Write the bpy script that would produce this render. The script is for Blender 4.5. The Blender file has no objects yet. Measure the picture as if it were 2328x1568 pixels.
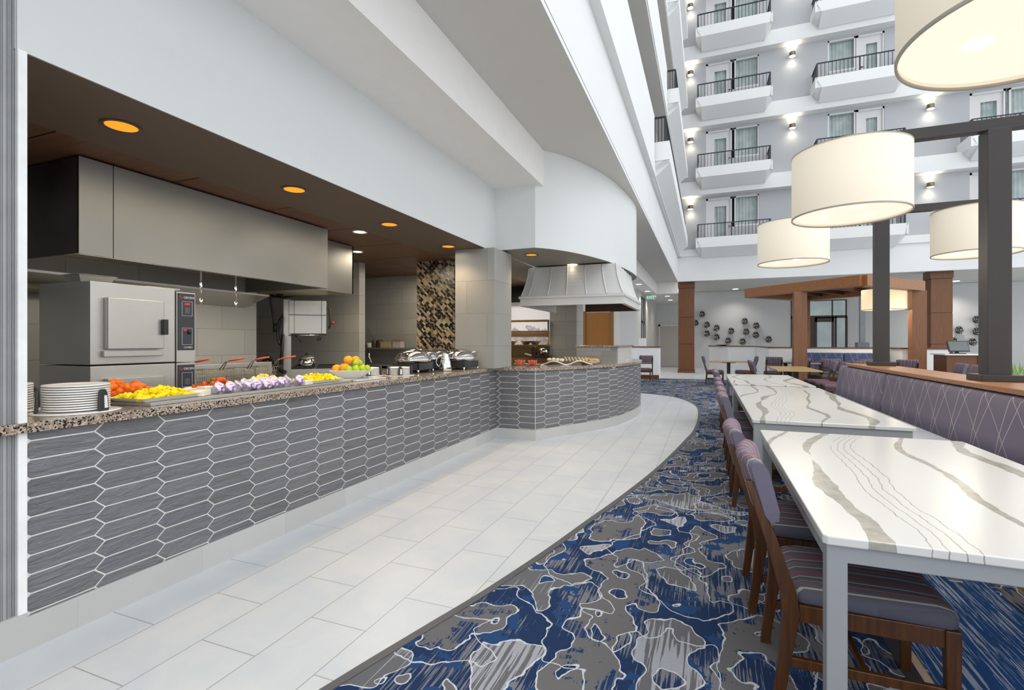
import bpy, bmesh, math, random
from mathutils import Vector, Matrix
random.seed(7)
PI = math.pi
SC = bpy.context.scene
COL = SC.collection

# ---------------------------------------------------------------- camera
FPX, CX, CY, H = 1128.0, 1164.0, 778.0, 1.35
TH = math.atan(444 / 1128.0); CT, ST = math.cos(TH), math.sin(TH)
cam = bpy.data.cameras.new('camera'); camo = bpy.data.objects.new('camera', cam); COL.objects.link(camo)
camo.location = (0, 0, H); camo.rotation_euler = (PI / 2, 0, TH)
cam.sensor_width = 36.0; cam.lens = 36.0 * FPX / 2328.0; cam.shift_y = -(784.0 - CY) / 2328.0
cam.clip_start = 0.05; cam.clip_end = 200
SC.camera = camo
# ---------------------------------------------------------------- world (bright overcast skylight over the atrium)
w = bpy.data.worlds.new('world'); SC.world = w; w.use_nodes = True
bg = w.node_tree.nodes['Background']; bg.inputs[0].default_value = (0.93, 0.965, 1.0, 1); bg.inputs[1].default_value = 0.95
sun = bpy.data.lights.new('skylight_sun', 'SUN'); sun.energy = 0.35; sun.angle = 0.9; sun.color = (1, 0.97, 0.93)
suno = bpy.data.objects.new('skylight_sun', sun); COL.objects.link(suno); suno.rotation_euler = (math.radians(22), math.radians(30), 0)
SC.view_settings.view_transform = 'Standard'; SC.view_settings.look = 'None'
SC.view_settings.gamma = 1; SC.view_settings.exposure = 0.86
try: SC.view_settings.use_curve_mapping = False
except Exception: pass
SC.cycles.max_bounces = 10; SC.cycles.diffuse_bounces = 6; SC.cycles.sample_clamp_indirect = 6

# ---------------------------------------------------------------- geometry helpers (pixel of the photo -> point in the place)
def ray(u, v):
    a = (u - CX) / FPX
    return a * CT - ST, a * ST + CT, -(v - CY) / FPX
def Pz(u, v, z):
    x, y, k = ray(u, v); t = (z - H) / k; return Vector((x * t, y * t, z))
def PX(u, v, X):
    x, y, k = ray(u, v); t = X / x; return Vector((X, y * t, H + k * t))
def PY(u, v, Y):
    x, y, k = ray(u, v); t = Y / y; return Vector((x * t, Y, H + k * t))

class MB:
    def __init__(s): s.v = []; s.f = []; s.sm = []; s.mi = []; s.cm = 0
    def add(s, vs, fs, smooth=False):
        b = len(s.v); s.v += [tuple(p) for p in vs]
        for f in fs: s.f.append([b + i for i in f]); s.sm.append(smooth); s.mi.append(s.cm)
        return s
    def box(s, x0, x1, y0, y1, z0, z1, M=None):
        vs = [Vector((x, y, z)) for z in (z0, z1) for y in (y0, y1) for x in (x0, x1)]
        if M is not None: vs = [M @ p for p in vs]
        return s.add(vs, [(0, 2, 3, 1), (4, 5, 7, 6), (0, 1, 5, 4), (2, 6, 7, 3), (0, 4, 6, 2), (1, 3, 7, 5)])
    def prism(s, poly, z0, z1, smooth=False, M=None):
        n = len(poly); ar = sum(poly[i][0] * poly[(i + 1) % n][1] - poly[(i + 1) % n][0] * poly[i][1] for i in range(n))
        if ar < 0: poly = poly[::-1]
        vs = [Vector((p[0], p[1], z0)) for p in poly] + [Vector((p[0], p[1], z1)) for p in poly]
        if M is not None: vs = [M @ p for p in vs]
        b = len(s.v); s.v += [tuple(p) for p in vs]
        s.f.append([b + i for i in range(n)][::-1]); s.sm.append(False); s.mi.append(s.cm)
        s.f.append([b + n + i for i in range(n)]); s.sm.append(False); s.mi.append(s.cm)
        for i in range(n):
            j = (i + 1) % n; s.f.append([b + i, b + j, b + n + j, b + n + i]); s.sm.append(smooth); s.mi.append(s.cm)
        return s
    def loft(s, rings, closed=True, caps=True, smooth=True):
        n = len(rings[0]); b = len(s.v)
        for r in rings: s.v += [tuple(p) for p in r]
        for k in range(len(rings) - 1):
            for i in range(n if closed else n - 1):
                j = (i + 1) % n
                s.f.append([b + k * n + i, b + k * n + j, b + (k + 1) * n + j, b + (k + 1) * n + i]); s.sm.append(smooth); s.mi.append(s.cm)
        if caps and closed:
            s.f.append([b + i for i in range(n)][::-1]); s.sm.append(False); s.mi.append(s.cm)
            q = b + (len(rings) - 1) * n; s.f.append([q + i for i in range(n)]); s.sm.append(False); s.mi.append(s.cm)
        return s
    def lathe(s, prof, c=(0, 0, 0), n=24, caps=True, sx=1, sy=1):
        rings = [[(c[0] + r * sx * math.cos(2 * PI * i / n), c[1] + r * sy * math.sin(2 * PI * i / n), c[2] + z) for i in range(n)] for r, z in prof]
        return s.loft(rings, True, caps)
    def tube(s, pts, r, n=8, closed=False):
        pts = [Vector(p) for p in pts]; rings = []; up = Vector((0, 0, 1)); prev = None
        for i, p in enumerate(pts):
            a = pts[max(i - 1, 0)]; c = pts[min(i + 1, len(pts) - 1)]; d = (c - a).normalized()
            if prev is None:
                x = d.cross(up)
                if x.length < 1e-3: x = d.cross(Vector((1, 0, 0)))
            else: x = prev - d * prev.dot(d)
            x.normalize(); prev = x; y = d.cross(x)
            rr = r[i] if isinstance(r, (list, tuple)) else r
            rings.append([p + x * rr * math.cos(2 * PI * k / n) + y * rr * math.sin(2 * PI * k / n) for k in range(n)])
        return s.loft(rings, True, True)
    def beam(s, a, b, w, h, up=(0, 0, 1)):
        a = Vector(a); b = Vector(b); d = (b - a).normalized(); x = d.cross(Vector(up)).normalized(); y = x.cross(d)
        r = [[p + x * sx * w / 2 + y * sy * h / 2 for sx, sy in ((-1, -1), (1, -1), (1, 1), (-1, 1))] for p in (a, b)]
        return s.loft(r, True, True, False)
    def ball(s, c, r, n=12, m=8, sx=1, sy=1, sz=1):
        rings = [[(c[0] + sx * r * math.sin(PI * k / m) * math.cos(2 * PI * i / n), c[1] + sy * r * math.sin(PI * k / m) * math.sin(2 * PI * i / n), c[2] - sz * r * math.cos(PI * k / m)) for i in range(n)] for k in range(1, m)]
        b = len(s.v); s.loft(rings, True, False)
        s.add([(c[0], c[1], c[2] - sz * r), (c[0], c[1], c[2] + sz * r)], [])
        lo = len(s.v) - 2; q = b + (m - 2) * n
        for i in range(n):
            j = (i + 1) % n
            s.f.append([b + j, b + i, lo]); s.sm.append(True); s.mi.append(s.cm)
            s.f.append([q + i, q + j, lo + 1]); s.sm.append(True); s.mi.append(s.cm)
        return s
    def build(s, name, mat, parent=None, bevel=0, loc=None, seg=2):
        me = bpy.data.meshes.new(name); me.from_pydata(s.v, [], s.f)
        for m in (mat if isinstance(mat, (list, tuple)) else [mat]): me.materials.append(m)
        for p, sm, mi in zip(me.polygons, s.sm, s.mi): p.use_smooth = sm; p.material_index = mi
        me.update(); bm = bmesh.new(); bm.from_mesh(me); bmesh.ops.recalc_face_normals(bm, faces=bm.faces); bm.to_mesh(me); bm.free()
        o = bpy.data.objects.new(name, me); COL.objects.link(o)
        if parent is not None: o.parent = parent
        if loc is not None: o.location = loc
        if bevel:
            md = o.modifiers.new('bevel', 'BEVEL'); md.width = bevel; md.segments = seg; md.limit_method = 'ANGLE'; md.angle_limit = 0.7
        return o

def tag(o, label, cat, group=None, kind=None):
    if label: o['label'] = label
    if cat: o['category'] = cat
    if group: o['group'] = group
    if kind: o['kind'] = kind
    return o
def thing(name, label, cat, loc=(0, 0, 0), rz=0, group=None):
    o = bpy.data.objects.new(name, None); COL.objects.link(o); o.empty_display_size = 0.1
    o.location = loc; o.rotation_euler = (0, 0, rz)
    return tag(o, label, cat, group)
def st(o, label=None):
    o['kind'] = 'structure'
    if label: o['label'] = label; o['category'] = 'building part'
    return o
def dup(root, loc, rz=None, label=None, group=None):
    r = root.copy(); COL.objects.link(r); r.location = loc
    if rz is not None: r.rotation_euler = (0, 0, rz)
    if label: r['label'] = label
    if group: r['group'] = group
    for ch in list(root.children):
        c = ch.copy(); COL.objects.link(c); c.parent = r
        for g in list(ch.children):
            d = g.copy(); COL.objects.link(d); d.parent = c
    return r
def smooth_curve(pts, n=8):
    out = []
    P = [Vector(p) for p in pts]
    for i in range(len(P) - 1):
        p0 = P[max(i - 1, 0)]; p1 = P[i]; p2 = P[i + 1]; p3 = P[min(i + 2, len(P) - 1)]
        for k in range(n):
            t = k / n
            out.append(0.5 * ((2 * p1) + (-p0 + p2) * t + (2 * p0 - 5 * p1 + 4 * p2 - p3) * t * t + (-p0 + 3 * p1 - 3 * p2 + p3) * t ** 3))
    out.append(P[-1]); return out

# ---------------------------------------------------------------- materials
class NT:
    def __init__(s, name):
        s.m = bpy.data.materials.new(name); s.m.use_nodes = True; s.t = s.m.node_tree; s.b = s.t.nodes['Principled BSDF']
        s._c = None
    def n(s, typ, **kw):
        q = s.t.nodes.new(typ)
        for k, v in kw.items(): setattr(q, k, v)
        return q
    def l(s, a, b): s.t.links.new(a, b)
    def co(s):
        if s._c is None: s._c = s.n('ShaderNodeTexCoord').outputs['Object']
        return s._c
    def _in(s, sock, v):
        if hasattr(v, 'is_output') or isinstance(v, bpy.types.NodeSocket): s.l(v, sock)
        else: sock.default_value = v
    def math(s, op, a, b=None, c=None):
        q = s.n('ShaderNodeMath', operation=op); s._in(q.inputs[0], a)
        if b is not None: s._in(q.inputs[1], b)
        if c is not None: s._in(q.inputs[2], c)
        return q.outputs[0]
    def vm(s, op, a, b):
        q = s.n('ShaderNodeVectorMath', operation=op); s._in(q.inputs[0], a); s._in(q.inputs[1], b); return q.outputs[0]
    def mapn(s, vec=None, loc=(0, 0, 0), rot=(0, 0, 0), sc=(1, 1, 1)):
        q = s.n('ShaderNodeMapping'); s.l(vec or s.co(), q.inputs[0]); q.inputs[1].default_value = loc; q.inputs[2].default_value = rot; q.inputs[3].default_value = sc
        return q.outputs[0]
    def noise(s, vec=None, scale=5, det=3, rough=0.5, dist=0):
        q = s.n('ShaderNodeTexNoise'); s.l(vec or s.co(), q.inputs['Vector']); q.inputs['Scale'].default_value = scale; q.inputs['Detail'].default_value = det
        q.inputs['Roughness'].default_value = rough; q.inputs['Distortion'].default_value = dist; return q.outputs['Fac']
    def ramp(s, fac, stops, const=False):
        q = s.n('ShaderNodeValToRGB'); s.l(fac, q.inputs[0]); r = q.color_ramp
        if const: r.interpolation = 'CONSTANT'
        while len(r.elements) < len(stops): r.elements.new(0.5)
        for e, (p, c) in zip(r.elements, stops): e.position = p; e.color = tuple(c) + (1,) if len(c) == 3 else c
        return q.outputs[0]
    def mix(s, fac, a, b, mode='MIX'):
        q = s.n('ShaderNodeMix', data_type='RGBA', blend_type=mode); s._in(q.inputs[0], fac)
        for i, v in ((6, a), (7, b)):
            if isinstance(v, (tuple, list)): q.inputs[i].default_value = tuple(v) + (1,) if len(v) == 3 else v
            else: s.l(v, q.inputs[i])
        return q.outputs[2]
    def sep(s, vec=None):
        q = s.n('ShaderNodeSeparateXYZ'); s.l(vec or s.co(), q.inputs[0]); return q.outputs
    def comb(s, x, y, z):
        q = s.n('ShaderNodeCombineXYZ')
        for i, v in enumerate((x, y, z)): s._in(q.inputs[i], v)
        return q.outputs[0]
    def bump(s, h, strength=0.2, dist=0.01):
        q = s.n('ShaderNodeBump'); s.l(h, q.inputs['Height']); q.inputs['Strength'].default_value = strength; q.inputs['Distance'].default_value = dist
        s.l(q.outputs[0], s.b.inputs['Normal'])
    def contour(s, vec, scale, K, det=1.5, off=0.0, eps=0.01):
        a = s.noise(vec, scale, det); b = s.noise(s.vm('ADD', vec, (eps, 0, 0)), scale, det); c = s.noise(s.vm('ADD', vec, (0, eps, 0)), scale, det)
        gx = s.math('SUBTRACT', b, a); gy = s.math('SUBTRACT', c, a)
        g = s.math('DIVIDE', s.math('SQRT', s.math('ADD', s.math('ADD', s.math('MULTIPLY', gx, gx), s.math('MULTIPLY', gy, gy)), 1e-7)), eps)
        m = s.math('MULTIPLY_ADD', a, K, off); fr = s.math('FRACT', m)
        d = s.math('DIVIDE', s.math('DIVIDE', s.math('MINIMUM', fr, s.math('SUBTRACT', 1.0, fr)), K), g)
        return d, m, a
    def out(s, col=None, rough=0.5, metal=0, spec=0.5):
        if col is not None:
            if isinstance(col, (tuple, list)): s.b.inputs['Base Color'].default_value = tuple(col) + (1,)
            else: s.l(col, s.b.inputs['Base Color'])
        s._in(s.b.inputs['Roughness'], rough); s.b.inputs['Metallic'].default_value = metal; s.b.inputs['Specular IOR Level'].default_value = spec
        return s.m

def flat(name, col, rough=0.6, metal=0, spec=0.4, var=0.06, sc=6):
    t = NT(name); c2 = [max(0, x * (1 - var * 1.5)) for x in col]; c1 = [min(1, x * (1 + var)) for x in col]
    return t.out(t.ramp(t.noise(None, sc, 3), [(0.3, c2), (0.7, c1)]), rough, metal, spec)
def emit(name, col, strength, base=None):
    t = NT(name); t.out(base or col, 0.6); t.b.inputs['Emission Color'].default_value = tuple(col) + (1,); t.b.inputs['Emission Strength'].default_value = strength; return t.m

mt = {}
mt['white'] = flat('white_paint', (0.74, 0.75, 0.75), 0.7, var=0.01, sc=1)
mt['band'] = flat('band_paint', (0.68, 0.70, 0.70), 0.7, var=0.01, sc=1)
mt['ceil'] = flat('ceiling_paint', (0.60, 0.59, 0.56), 0.8, var=0.012, sc=1)
mt['facade'] = flat('facade_grey', (0.44, 0.455, 0.48), 0.8, var=0.02, sc=0.6)
mt['greywall'] = flat('grey_wall', (0.57, 0.57, 0.57), 0.8, var=0.02, sc=0.5)
mt['brownsoffit'] = flat('brown_soffit', (0.125, 0.092, 0.068), 0.6, var=0.02)
mt['olivesoffit'] = flat('olive_soffit', (0.25, 0.235, 0.20), 0.6, var=0.02)
mt['black'] = flat('black_metal', (0.02, 0.02, 0.022), 0.4)
mt['blackplastic'] = flat('black_plastic', (0.035, 0.037, 0.04), 0.35)
mt['alu'] = flat('grey_leg_paint', (0.30, 0.315, 0.33), 0.4, 0.1, var=0.02)
mt['porcelain'] = flat('porcelain', (0.86, 0.85, 0.82), 0.15, var=0.01)
mt['rail'] = flat('railing_black', (0.03, 0.035, 0.045), 0.4)
mt['postbrown'] = flat('dark_post', (0.034, 0.028, 0.026), 0.45, var=0.05)
mt['sconce'] = flat('sconce_metal', (0.25, 0.2, 0.15), 0.4, 0.8)
mt['tan'] = flat('tan_laminate', (0.42, 0.27, 0.09), 0.4)
mt['doorgrey'] = flat('door_grey', (0.42, 0.40, 0.36), 0.5, var=0.01)
mt['chrome'] = flat('chrome', (0.8, 0.8, 0.8), 0.08, 1.0, var=0.02)
mt['edge'] = flat('edge_strip', (0.10, 0.10, 0.105), 0.5)
mt['vinyl'] = flat('seat_vinyl', (0.52, 0.55, 0.60), 0.3, var=0.02)

t = NT('stainless'); n1 = t.noise(t.mapn(sc=(2, 2, 60)), 3, 3); n2 = t.noise(None, 1.3, 2)
mt['steel'] = t.out(t.mix(n2, (0.40, 0.40, 0.385), (0.56, 0.555, 0.53)), t.math('MULTIPLY_ADD', n1, 0.25, 0.25), 0.75)
t = NT('stainless_hood'); n2 = t.noise(None, 1.1, 2)
mt['hoodsteel'] = t.out(t.mix(n2, (0.23, 0.22, 0.20), (0.35, 0.335, 0.305)), 0.42, 0.7)
t = NT('bright_hood_zinc'); n2 = t.noise(None, 1.5, 2)
mt['zinc'] = t.out(t.mix(n2, (0.60, 0.60, 0.60), (0.68, 0.68, 0.67)), 0.45, 0.12)

def wood(name, c1, c2, axis='z', sc=1.0, rough=0.4):
    t = NT(name); s = {'z': (14, 14, 0.8), 'x': (0.8, 14, 14), 'y': (14, 0.8, 14)}[axis]
    v = t.mapn(sc=tuple(q * sc for q in s)); n = t.noise(v, 3, 5, 0.6, 0.6); g = t.noise(t.mapn(sc=tuple(q * sc * 6 for q in s)), 4, 2)
    c = t.ramp(n, [(0.3, c1), (0.7, c2)]); c = t.mix(t.math('MULTIPLY', g, 0.35), c, [q * 0.6 for q in c1])
    t.bump(g, 0.05); return t.out(c, rough)
mt['woodcol'] = wood('walnut_veneer', (0.125, 0.043, 0.010), (0.20, 0.072, 0.017), 'z')
mt['woodpod'] = wood('podium_veneer', (0.22, 0.09, 0.022), (0.32, 0.14, 0.036), 'z')
mt['woodbeam'] = wood('beam_veneer', (0.23, 0.082, 0.018), (0.33, 0.125, 0.03), 'x', 0.6)
mt['woodcap'] = wood('ledge_wood', (0.30, 0.125, 0.05), (0.43, 0.20, 0.09), 'y', 0.7, 0.35)
mt['woodchair'] = wood('chair_wood', (0.048, 0.015, 0.003), (0.11, 0.040, 0.008), 'z', 1.5, 0.3)
mt['woodlight'] = wood('light_table_wood', (0.42, 0.27, 0.11), (0.55, 0.37, 0.17), 'x', 1, 0.3)
mt['wooddoor'] = wood('amber_wood', (0.30, 0.115, 0.012), (0.38, 0.15, 0.02), 'z', 1, 0.45)
mt['woodpanelceil'] = wood('ceiling_wood_tile', (0.12, 0.055, 0.03), (0.20, 0.10, 0.055), 'x', 0.8, 0.5)
mt['darkwood'] = wood('dark_brown_wood', (0.05, 0.02, 0.01), (0.08, 0.03, 0.015), 'x', 1, 0.5)

# floor tile 0.655 x 0.325, running bond, long side along Y
t = NT('floor_tile'); sx = t.sep(); vec = t.comb(t.math('ADD', sx[1], -1.2535), t.math('ADD', sx[0], 2.785), 0.0)
bt = t.n('ShaderNodeTexBrick'); t.l(vec, bt.inputs['Vector']); bt.offset = 0.5; bt.offset_frequency = 2; bt.squash = 1
bt.inputs['Color1'].default_value = (0.58, 0.60, 0.625, 1); bt.inputs['Color2'].default_value = (0.635, 0.645, 0.655, 1); bt.inputs['Mortar'].default_value = (0.30, 0.29, 0.28, 1)
bt.inputs['Scale'].default_value = 1; bt.inputs['Brick Width'].default_value = 0.655; bt.inputs['Row Height'].default_value = 0.3245; bt.inputs['Mortar Size'].default_value = 0.0028; bt.inputs['Mortar Smooth'].default_value = 0.1; bt.inputs['Bias'].default_value = 0.0
cl = t.noise(None, 2.6, 5, 0.6, 0.8); c = t.mix(0.45, bt.outputs[0], t.ramp(cl, [(0.38, (0.50, 0.55, 0.60)), (0.65, (0.65, 0.65, 0.645))]), 'MIX'); c = t.mix(bt.outputs['Fac'], c, (0.34, 0.33, 0.32))
mt['floortile'] = t.out(c, t.math('MULTIPLY_ADD', cl, 0.15, 0.28))
# wall stone tile
def stonetile(name, c1, c2, m, bw, rh, axis, off=(0, 0), mort=0.003, rough=0.45):
    t = NT(name); s = t.sep(); a = {'x': s[0], 'y': s[1]}[axis]
    vec = t.comb(t.math('ADD', a, off[0]), t.math('ADD', s[2], off[1]), 0.0)
    b = t.n('ShaderNodeTexBrick'); t.l(vec, b.inputs['Vector']); b.offset = 0.5
    b.inputs['Color1'].default_value = tuple(c1) + (1,); b.inputs['Color2'].default_value = tuple(c2) + (1,); b.inputs['Mortar'].default_value = tuple(m) + (1,)
    b.inputs['Scale'].default_value = 1; b.inputs['Brick Width'].default_value = bw; b.inputs['Row Height'].default_value = rh; b.inputs['Mortar Size'].default_value = mort; b.inputs['Mortar Smooth'].default_value = 0.1
    n = t.noise(None, 3, 4, 0.6, 0.5); c = t.mix(t.math('MULTIPLY', n, 0.4), b.outputs[0], [q * 0.75 for q in c1])
    return t.out(c, rough)
mt['stonex'] = stonetile('stone_tile_x', (0.36, 0.355, 0.33), (0.44, 0.43, 0.40), (0.22, 0.21, 0.19), 0.61, 0.305, 'x', (0.1, 0.02))
mt['stoney'] = stonetile('stone_tile_y', (0.36, 0.355, 0.33), (0.44, 0.43, 0.40), (0.22, 0.21, 0.19), 0.61, 0.305, 'y', (0.1, 0.02))
mt['pillarx'] = stonetile('pillar_tile_x', (0.31, 0.31, 0.295), (0.37, 0.365, 0.35), (0.20, 0.20, 0.19), 0.61, 0.44, 'x', (0.3, 0.02))
mt['ledgerx'] = stonetile('ledger_stone_x', (0.20, 0.20, 0.20), (0.36, 0.35, 0.33), (0.24, 0.24, 0.23), 0.30, 0.08, 'x')
mt['ledgery'] = stonetile('ledger_stone_y', (0.50, 0.50, 0.49), (0.62, 0.61, 0.60), (0.45, 0.45, 0.44), 0.5, 0.15, 'y')
mt['basetile'] = stonetile('base_tile', (0.50, 0.50, 0.49), (0.58, 0.585, 0.585), (0.46, 0.46, 0.45), 0.62, 0.5, 'y', (0.12, 0.1), 0.002)
# glazed picket tile, tone per tile
t = NT('picket_tile'); gi = t.n('ShaderNodeNewGeometry').outputs['Random Per Island']; sw = t.noise(t.mapn(rot=(0, 0.4, 0), sc=(9, 5, 26)), 1.0, 4, 0.55, 1.6)
c = t.ramp(gi, [(0, (0.115, 0.113, 0.116)), (0.5, (0.165, 0.162, 0.17)), (1, (0.13, 0.13, 0.145))]); c = t.mix(t.math('MULTIPLY', sw, 0.6), c, (0.19, 0.195, 0.215)); t.bump(sw, 0.7, 0.03)
mt['picket'] = t.out(c, 0.2)
mt['grout'] = flat('grout', (0.80, 0.79, 0.77), 0.8, var=0.02)
# granite
t = NT('granite'); vo = t.n('ShaderNodeTexVoronoi'); t.l(t.co(), vo.inputs['Vector']); vo.inputs['Scale'].default_value = 150; cc = t.sep(vo.outputs['Color'])[0]
c = t.ramp(cc, [(0, (0.03, 0.026, 0.024)), (0.2, (0.24, 0.18, 0.14)), (0.42, (0.40, 0.31, 0.24)), (0.7, (0.56, 0.46, 0.37)), (0.9, (0.32, 0.27, 0.23))], True)
mt['granite'] = t.out(c, 0.1)
# mosaic of half-moon glass chips
t = NT('mosaic'); s = t.sep(); q = 0.062
a = t.math('DIVIDE', t.math('ADD', s[0], s[2]), q * 1.414); b = t.math('DIVIDE', t.math('SUBTRACT', s[0], s[2]), q * 1.414)
fa = t.math('FLOOR', a); fb = t.math('FLOOR', b); ha = t.math('GREATER_THAN', t.math('FRACT', a), 0.5)
wn = t.n('ShaderNodeTexWhiteNoise'); t.l(t.comb(fa, fb, ha), wn.inputs['Vector'])
c = t.ramp(wn.outputs['Value'], [(0, (0.012, 0.010, 0.010)), (0.33, (0.06, 0.04, 0.026)), (0.46, (0.17, 0.125, 0.075)), (0.62, (0.30, 0.235, 0.15)), (0.82, (0.40, 0.33, 0.23))], True)
da = t.math('ABSOLUTE', t.math('SUBTRACT', t.math('FRACT', a), 0.5)); db = t.math('ABSOLUTE', t.math('SUBTRACT', t.math('FRACT', b), 0.5))
rr = t.math('SQRT', t.math('ADD', t.math('MULTIPLY', da, da), t.math('MULTIPLY', db, db)))
c = t.mix(t.math('GREATER_THAN', rr, 0.56), c, (0.26, 0.21, 0.14))
mt['mosaic'] = t.out(c, 0.25)
# quartz with long grey veins (veins run along Y with a drift towards +X)
t = NT('quartz'); geo = t.co(); ri = t.n('ShaderNodeObjectInfo').outputs['Random']; sq = t.sep(geo); off = t.comb(t.math('MULTIPLY', ri, 37.0), t.math('MULTIPLY', ri, 11.0), 0.0)
gv = t.vm('ADD', geo, off)
w1 = t.math('MULTIPLY', t.math('SUBTRACT', t.noise(t.mapn(gv, sc=(0.5, 0.6, 0)), 1.0, 1.0), 0.5), 0.85); w2 = t.math('MULTIPLY', t.math('SUBTRACT', t.noise(gv, 9, 3), 0.5), 0.03)
xw = t.math('ADD', t.math('ADD', sq[0], w1), t.math('MULTIPLY_ADD', sq[1], -0.10, w2)); acc = None
wn_q = t.math('MULTIPLY_ADD', t.noise(t.mapn(gv, sc=(1, 1, 0)), 1.8, 1), 0.085, -0.019)
for cq, fac in ((-0.30, 1.0), (0.12, 0.55), (0.40, 1.25), (-0.52, 0.5)):
    dq = t.math('ABSOLUTE', t.math('SUBTRACT', xw, cq)); mq = t.math('LESS_THAN', dq, t.math('MULTIPLY', wn_q, fac)); acc = mq if acc is None else t.math('MAXIMUM', acc, mq)
fr = t.math('FRACT', t.math('MULTIPLY', xw, 32.0)); th_ = t.math('LESS_THAN', t.math('MINIMUM', fr, t.math('SUBTRACT', 1.0, fr)), 0.045)
zone = t.math('MULTIPLY', t.math('GREATER_THAN', xw, -0.20), t.math('LESS_THAN', xw, -0.09)); th_ = t.math('MULTIPLY', th_, t.math('MULTIPLY', zone, t.math('GREATER_THAN', t.noise(gv, 1.3, 1), 0.38)))
vc = t.ramp(t.noise(geo, 22, 4), [(0.3, (0.25, 0.24, 0.21)), (0.7, (0.38, 0.37, 0.33))])
c = t.mix(acc, (0.60, 0.60, 0.585), vc); c = t.mix(th_, c, (0.28, 0.28, 0.27))
mt['quartz'] = t.out(c, 0.22, 0, 0.45)
# carpet
t = NT('carpet'); geo = t.co(); wr = t.n('ShaderNodeTexNoise'); t.l(geo, wr.inputs['Vector']); wr.inputs['Scale'].default_value = 7; wr.inputs['Detail'].default_value = 2
wv = t.vm('ADD', geo, t.vm('MULTIPLY', t.vm('SUBTRACT', wr.outputs['Color'], (0.5, 0.5, 0.5)), (0.11, 0.11, 0)))
wv = t.mapn(wv, loc=(1.3, 4.4, 0), sc=(1.3, 1.0, 0))
d, m, a = t.contour(wv, 2.2, 8.0, 1.7, 0.35)
line = t.math('LESS_THAN', d, t.math('MULTIPLY_ADD', t.noise(geo, 60, 1), 0.004, 0.0022))
par = t.math('FLOORED_MODULO', t.math('FLOOR', m), 2.0); par2 = t.math('FLOORED_MODULO', t.math('FLOOR', m), 4.0)
streak = t.noise(t.mapn(sc=(95, 2.2, 0)), 1, 3, 0.7); streak2 = t.noise(t.mapn(loc=(5, 3, 0), sc=(70, 1.6, 0)), 1, 2, 0.6)
blot = t.noise(geo, 5, 5, 0.7); fib = t.noise(geo, 260, 2)
navy = t.mix(t.math('GREATER_THAN', t.math('ADD', streak, t.math('MULTIPLY', t.math('SUBTRACT', t.noise(geo, 2.2, 2), 0.5), 0.9)), 0.545), (0.009, 0.029, 0.095), (0.20, 0.20, 0.22))
navy = t.mix(t.math('GREATER_THAN', t.noise(t.vm('ADD', geo, (7, 7, 0)), 5, 4, 0.65), 0.56), navy, (0.014, 0.058, 0.17))
grey = t.mix(t.math('GREATER_THAN', t.math('ADD', streak2, t.math('MULTIPLY', t.math('SUBTRACT', t.noise(geo, 1.7, 1), 0.5), 1.0)), 0.56), (0.145, 0.142, 0.15), (0.38, 0.39, 0.43))
grey2 = t.mix(t.math('GREATER_THAN', blot, 0.55), (0.155, 0.148, 0.15), t.mix(t.math('GREATER_THAN', streak, 0.52), (0.010, 0.035, 0.12), (0.16, 0.16, 0.17)))
c = t.mix(t.math('LESS_THAN', par, 0.5), t.mix(t.math('LESS_THAN', par2, 2.0), grey2, grey), navy)
dB, mB, aB = t.contour(t.vm('ADD', wv, (4.0, 2.0, 0)), 1.7, 4.0, 1.8, 0.1); c = t.mix(t.math('LESS_THAN', dB, t.math('MULTIPLY_ADD', t.noise(geo, 60, 1), 0.004, 0.002)), c, (0.60, 0.62, 0.67)); c = t.mix(line, c, (0.62, 0.64, 0.68)); c = t.mix(t.math('MULTIPLY', t.math('GREATER_THAN', t.sep()[0], 0.84), t.math('LESS_THAN', t.sep()[0], 1.45)), c, t.mix(t.math('GREATER_THAN', streak, 0.54), (0.015, 0.075, 0.24), (0.42, 0.46, 0.55))); c = t.mix(t.math('MULTIPLY', fib, 0.35), c, (0.05, 0.06, 0.08)); t.bump(fib, 0.5, 0.004)
mt['carpet'] = t.out(c, 0.95, 0, 0.1)
# striped chair fabric: stripes along one axis
def stripes(name, axis, base=(0.105, 0.105, 0.14), sc=1.0):
    t = NT(name); s = t.sep(); x = t.math('FRACT', t.math('MULTIPLY', t.math('ADD', s[axis], 3.01), 1 / (0.155 * sc)))
    st_ = [(0, base), (0.10, (0.45, 0.40, 0.28)), (0.14, base), (0.30, (0.32, 0.03, 0.035)), (0.335, (0.5, 0.28, 0.1)), (0.35, base), (0.42, [q * 0.8 for q in base]), (0.55, (0.50, 0.46, 0.36)), (0.58, base),
           (0.74, (0.34, 0.03, 0.04)), (0.80, (0.40, 0.09, 0.05)), (0.82, base), (0.90, [q * 0.85 for q in base])]
    c = t.ramp(x, st_, True); f = t.noise(None, 300, 1); c = t.mix(t.math('MULTIPLY', f, 0.25), c, (0.08, 0.08, 0.1)); t.bump(f, 0.2, 0.002)
    return t.out(c, 0.85, 0, 0.2)
mt['seatfab'] = stripes('stripe_seat', 1); mt['backfab'] = stripes('stripe_back', 1, (0.17, 0.155, 0.215), 0.9)
mt['darkback'] = stripes('stripe_dark', 1, (0.10, 0.075, 0.08), 0.6)
mt['greyfab'] = flat('grey_seat', (0.17, 0.15, 0.16), 0.8)
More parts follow.
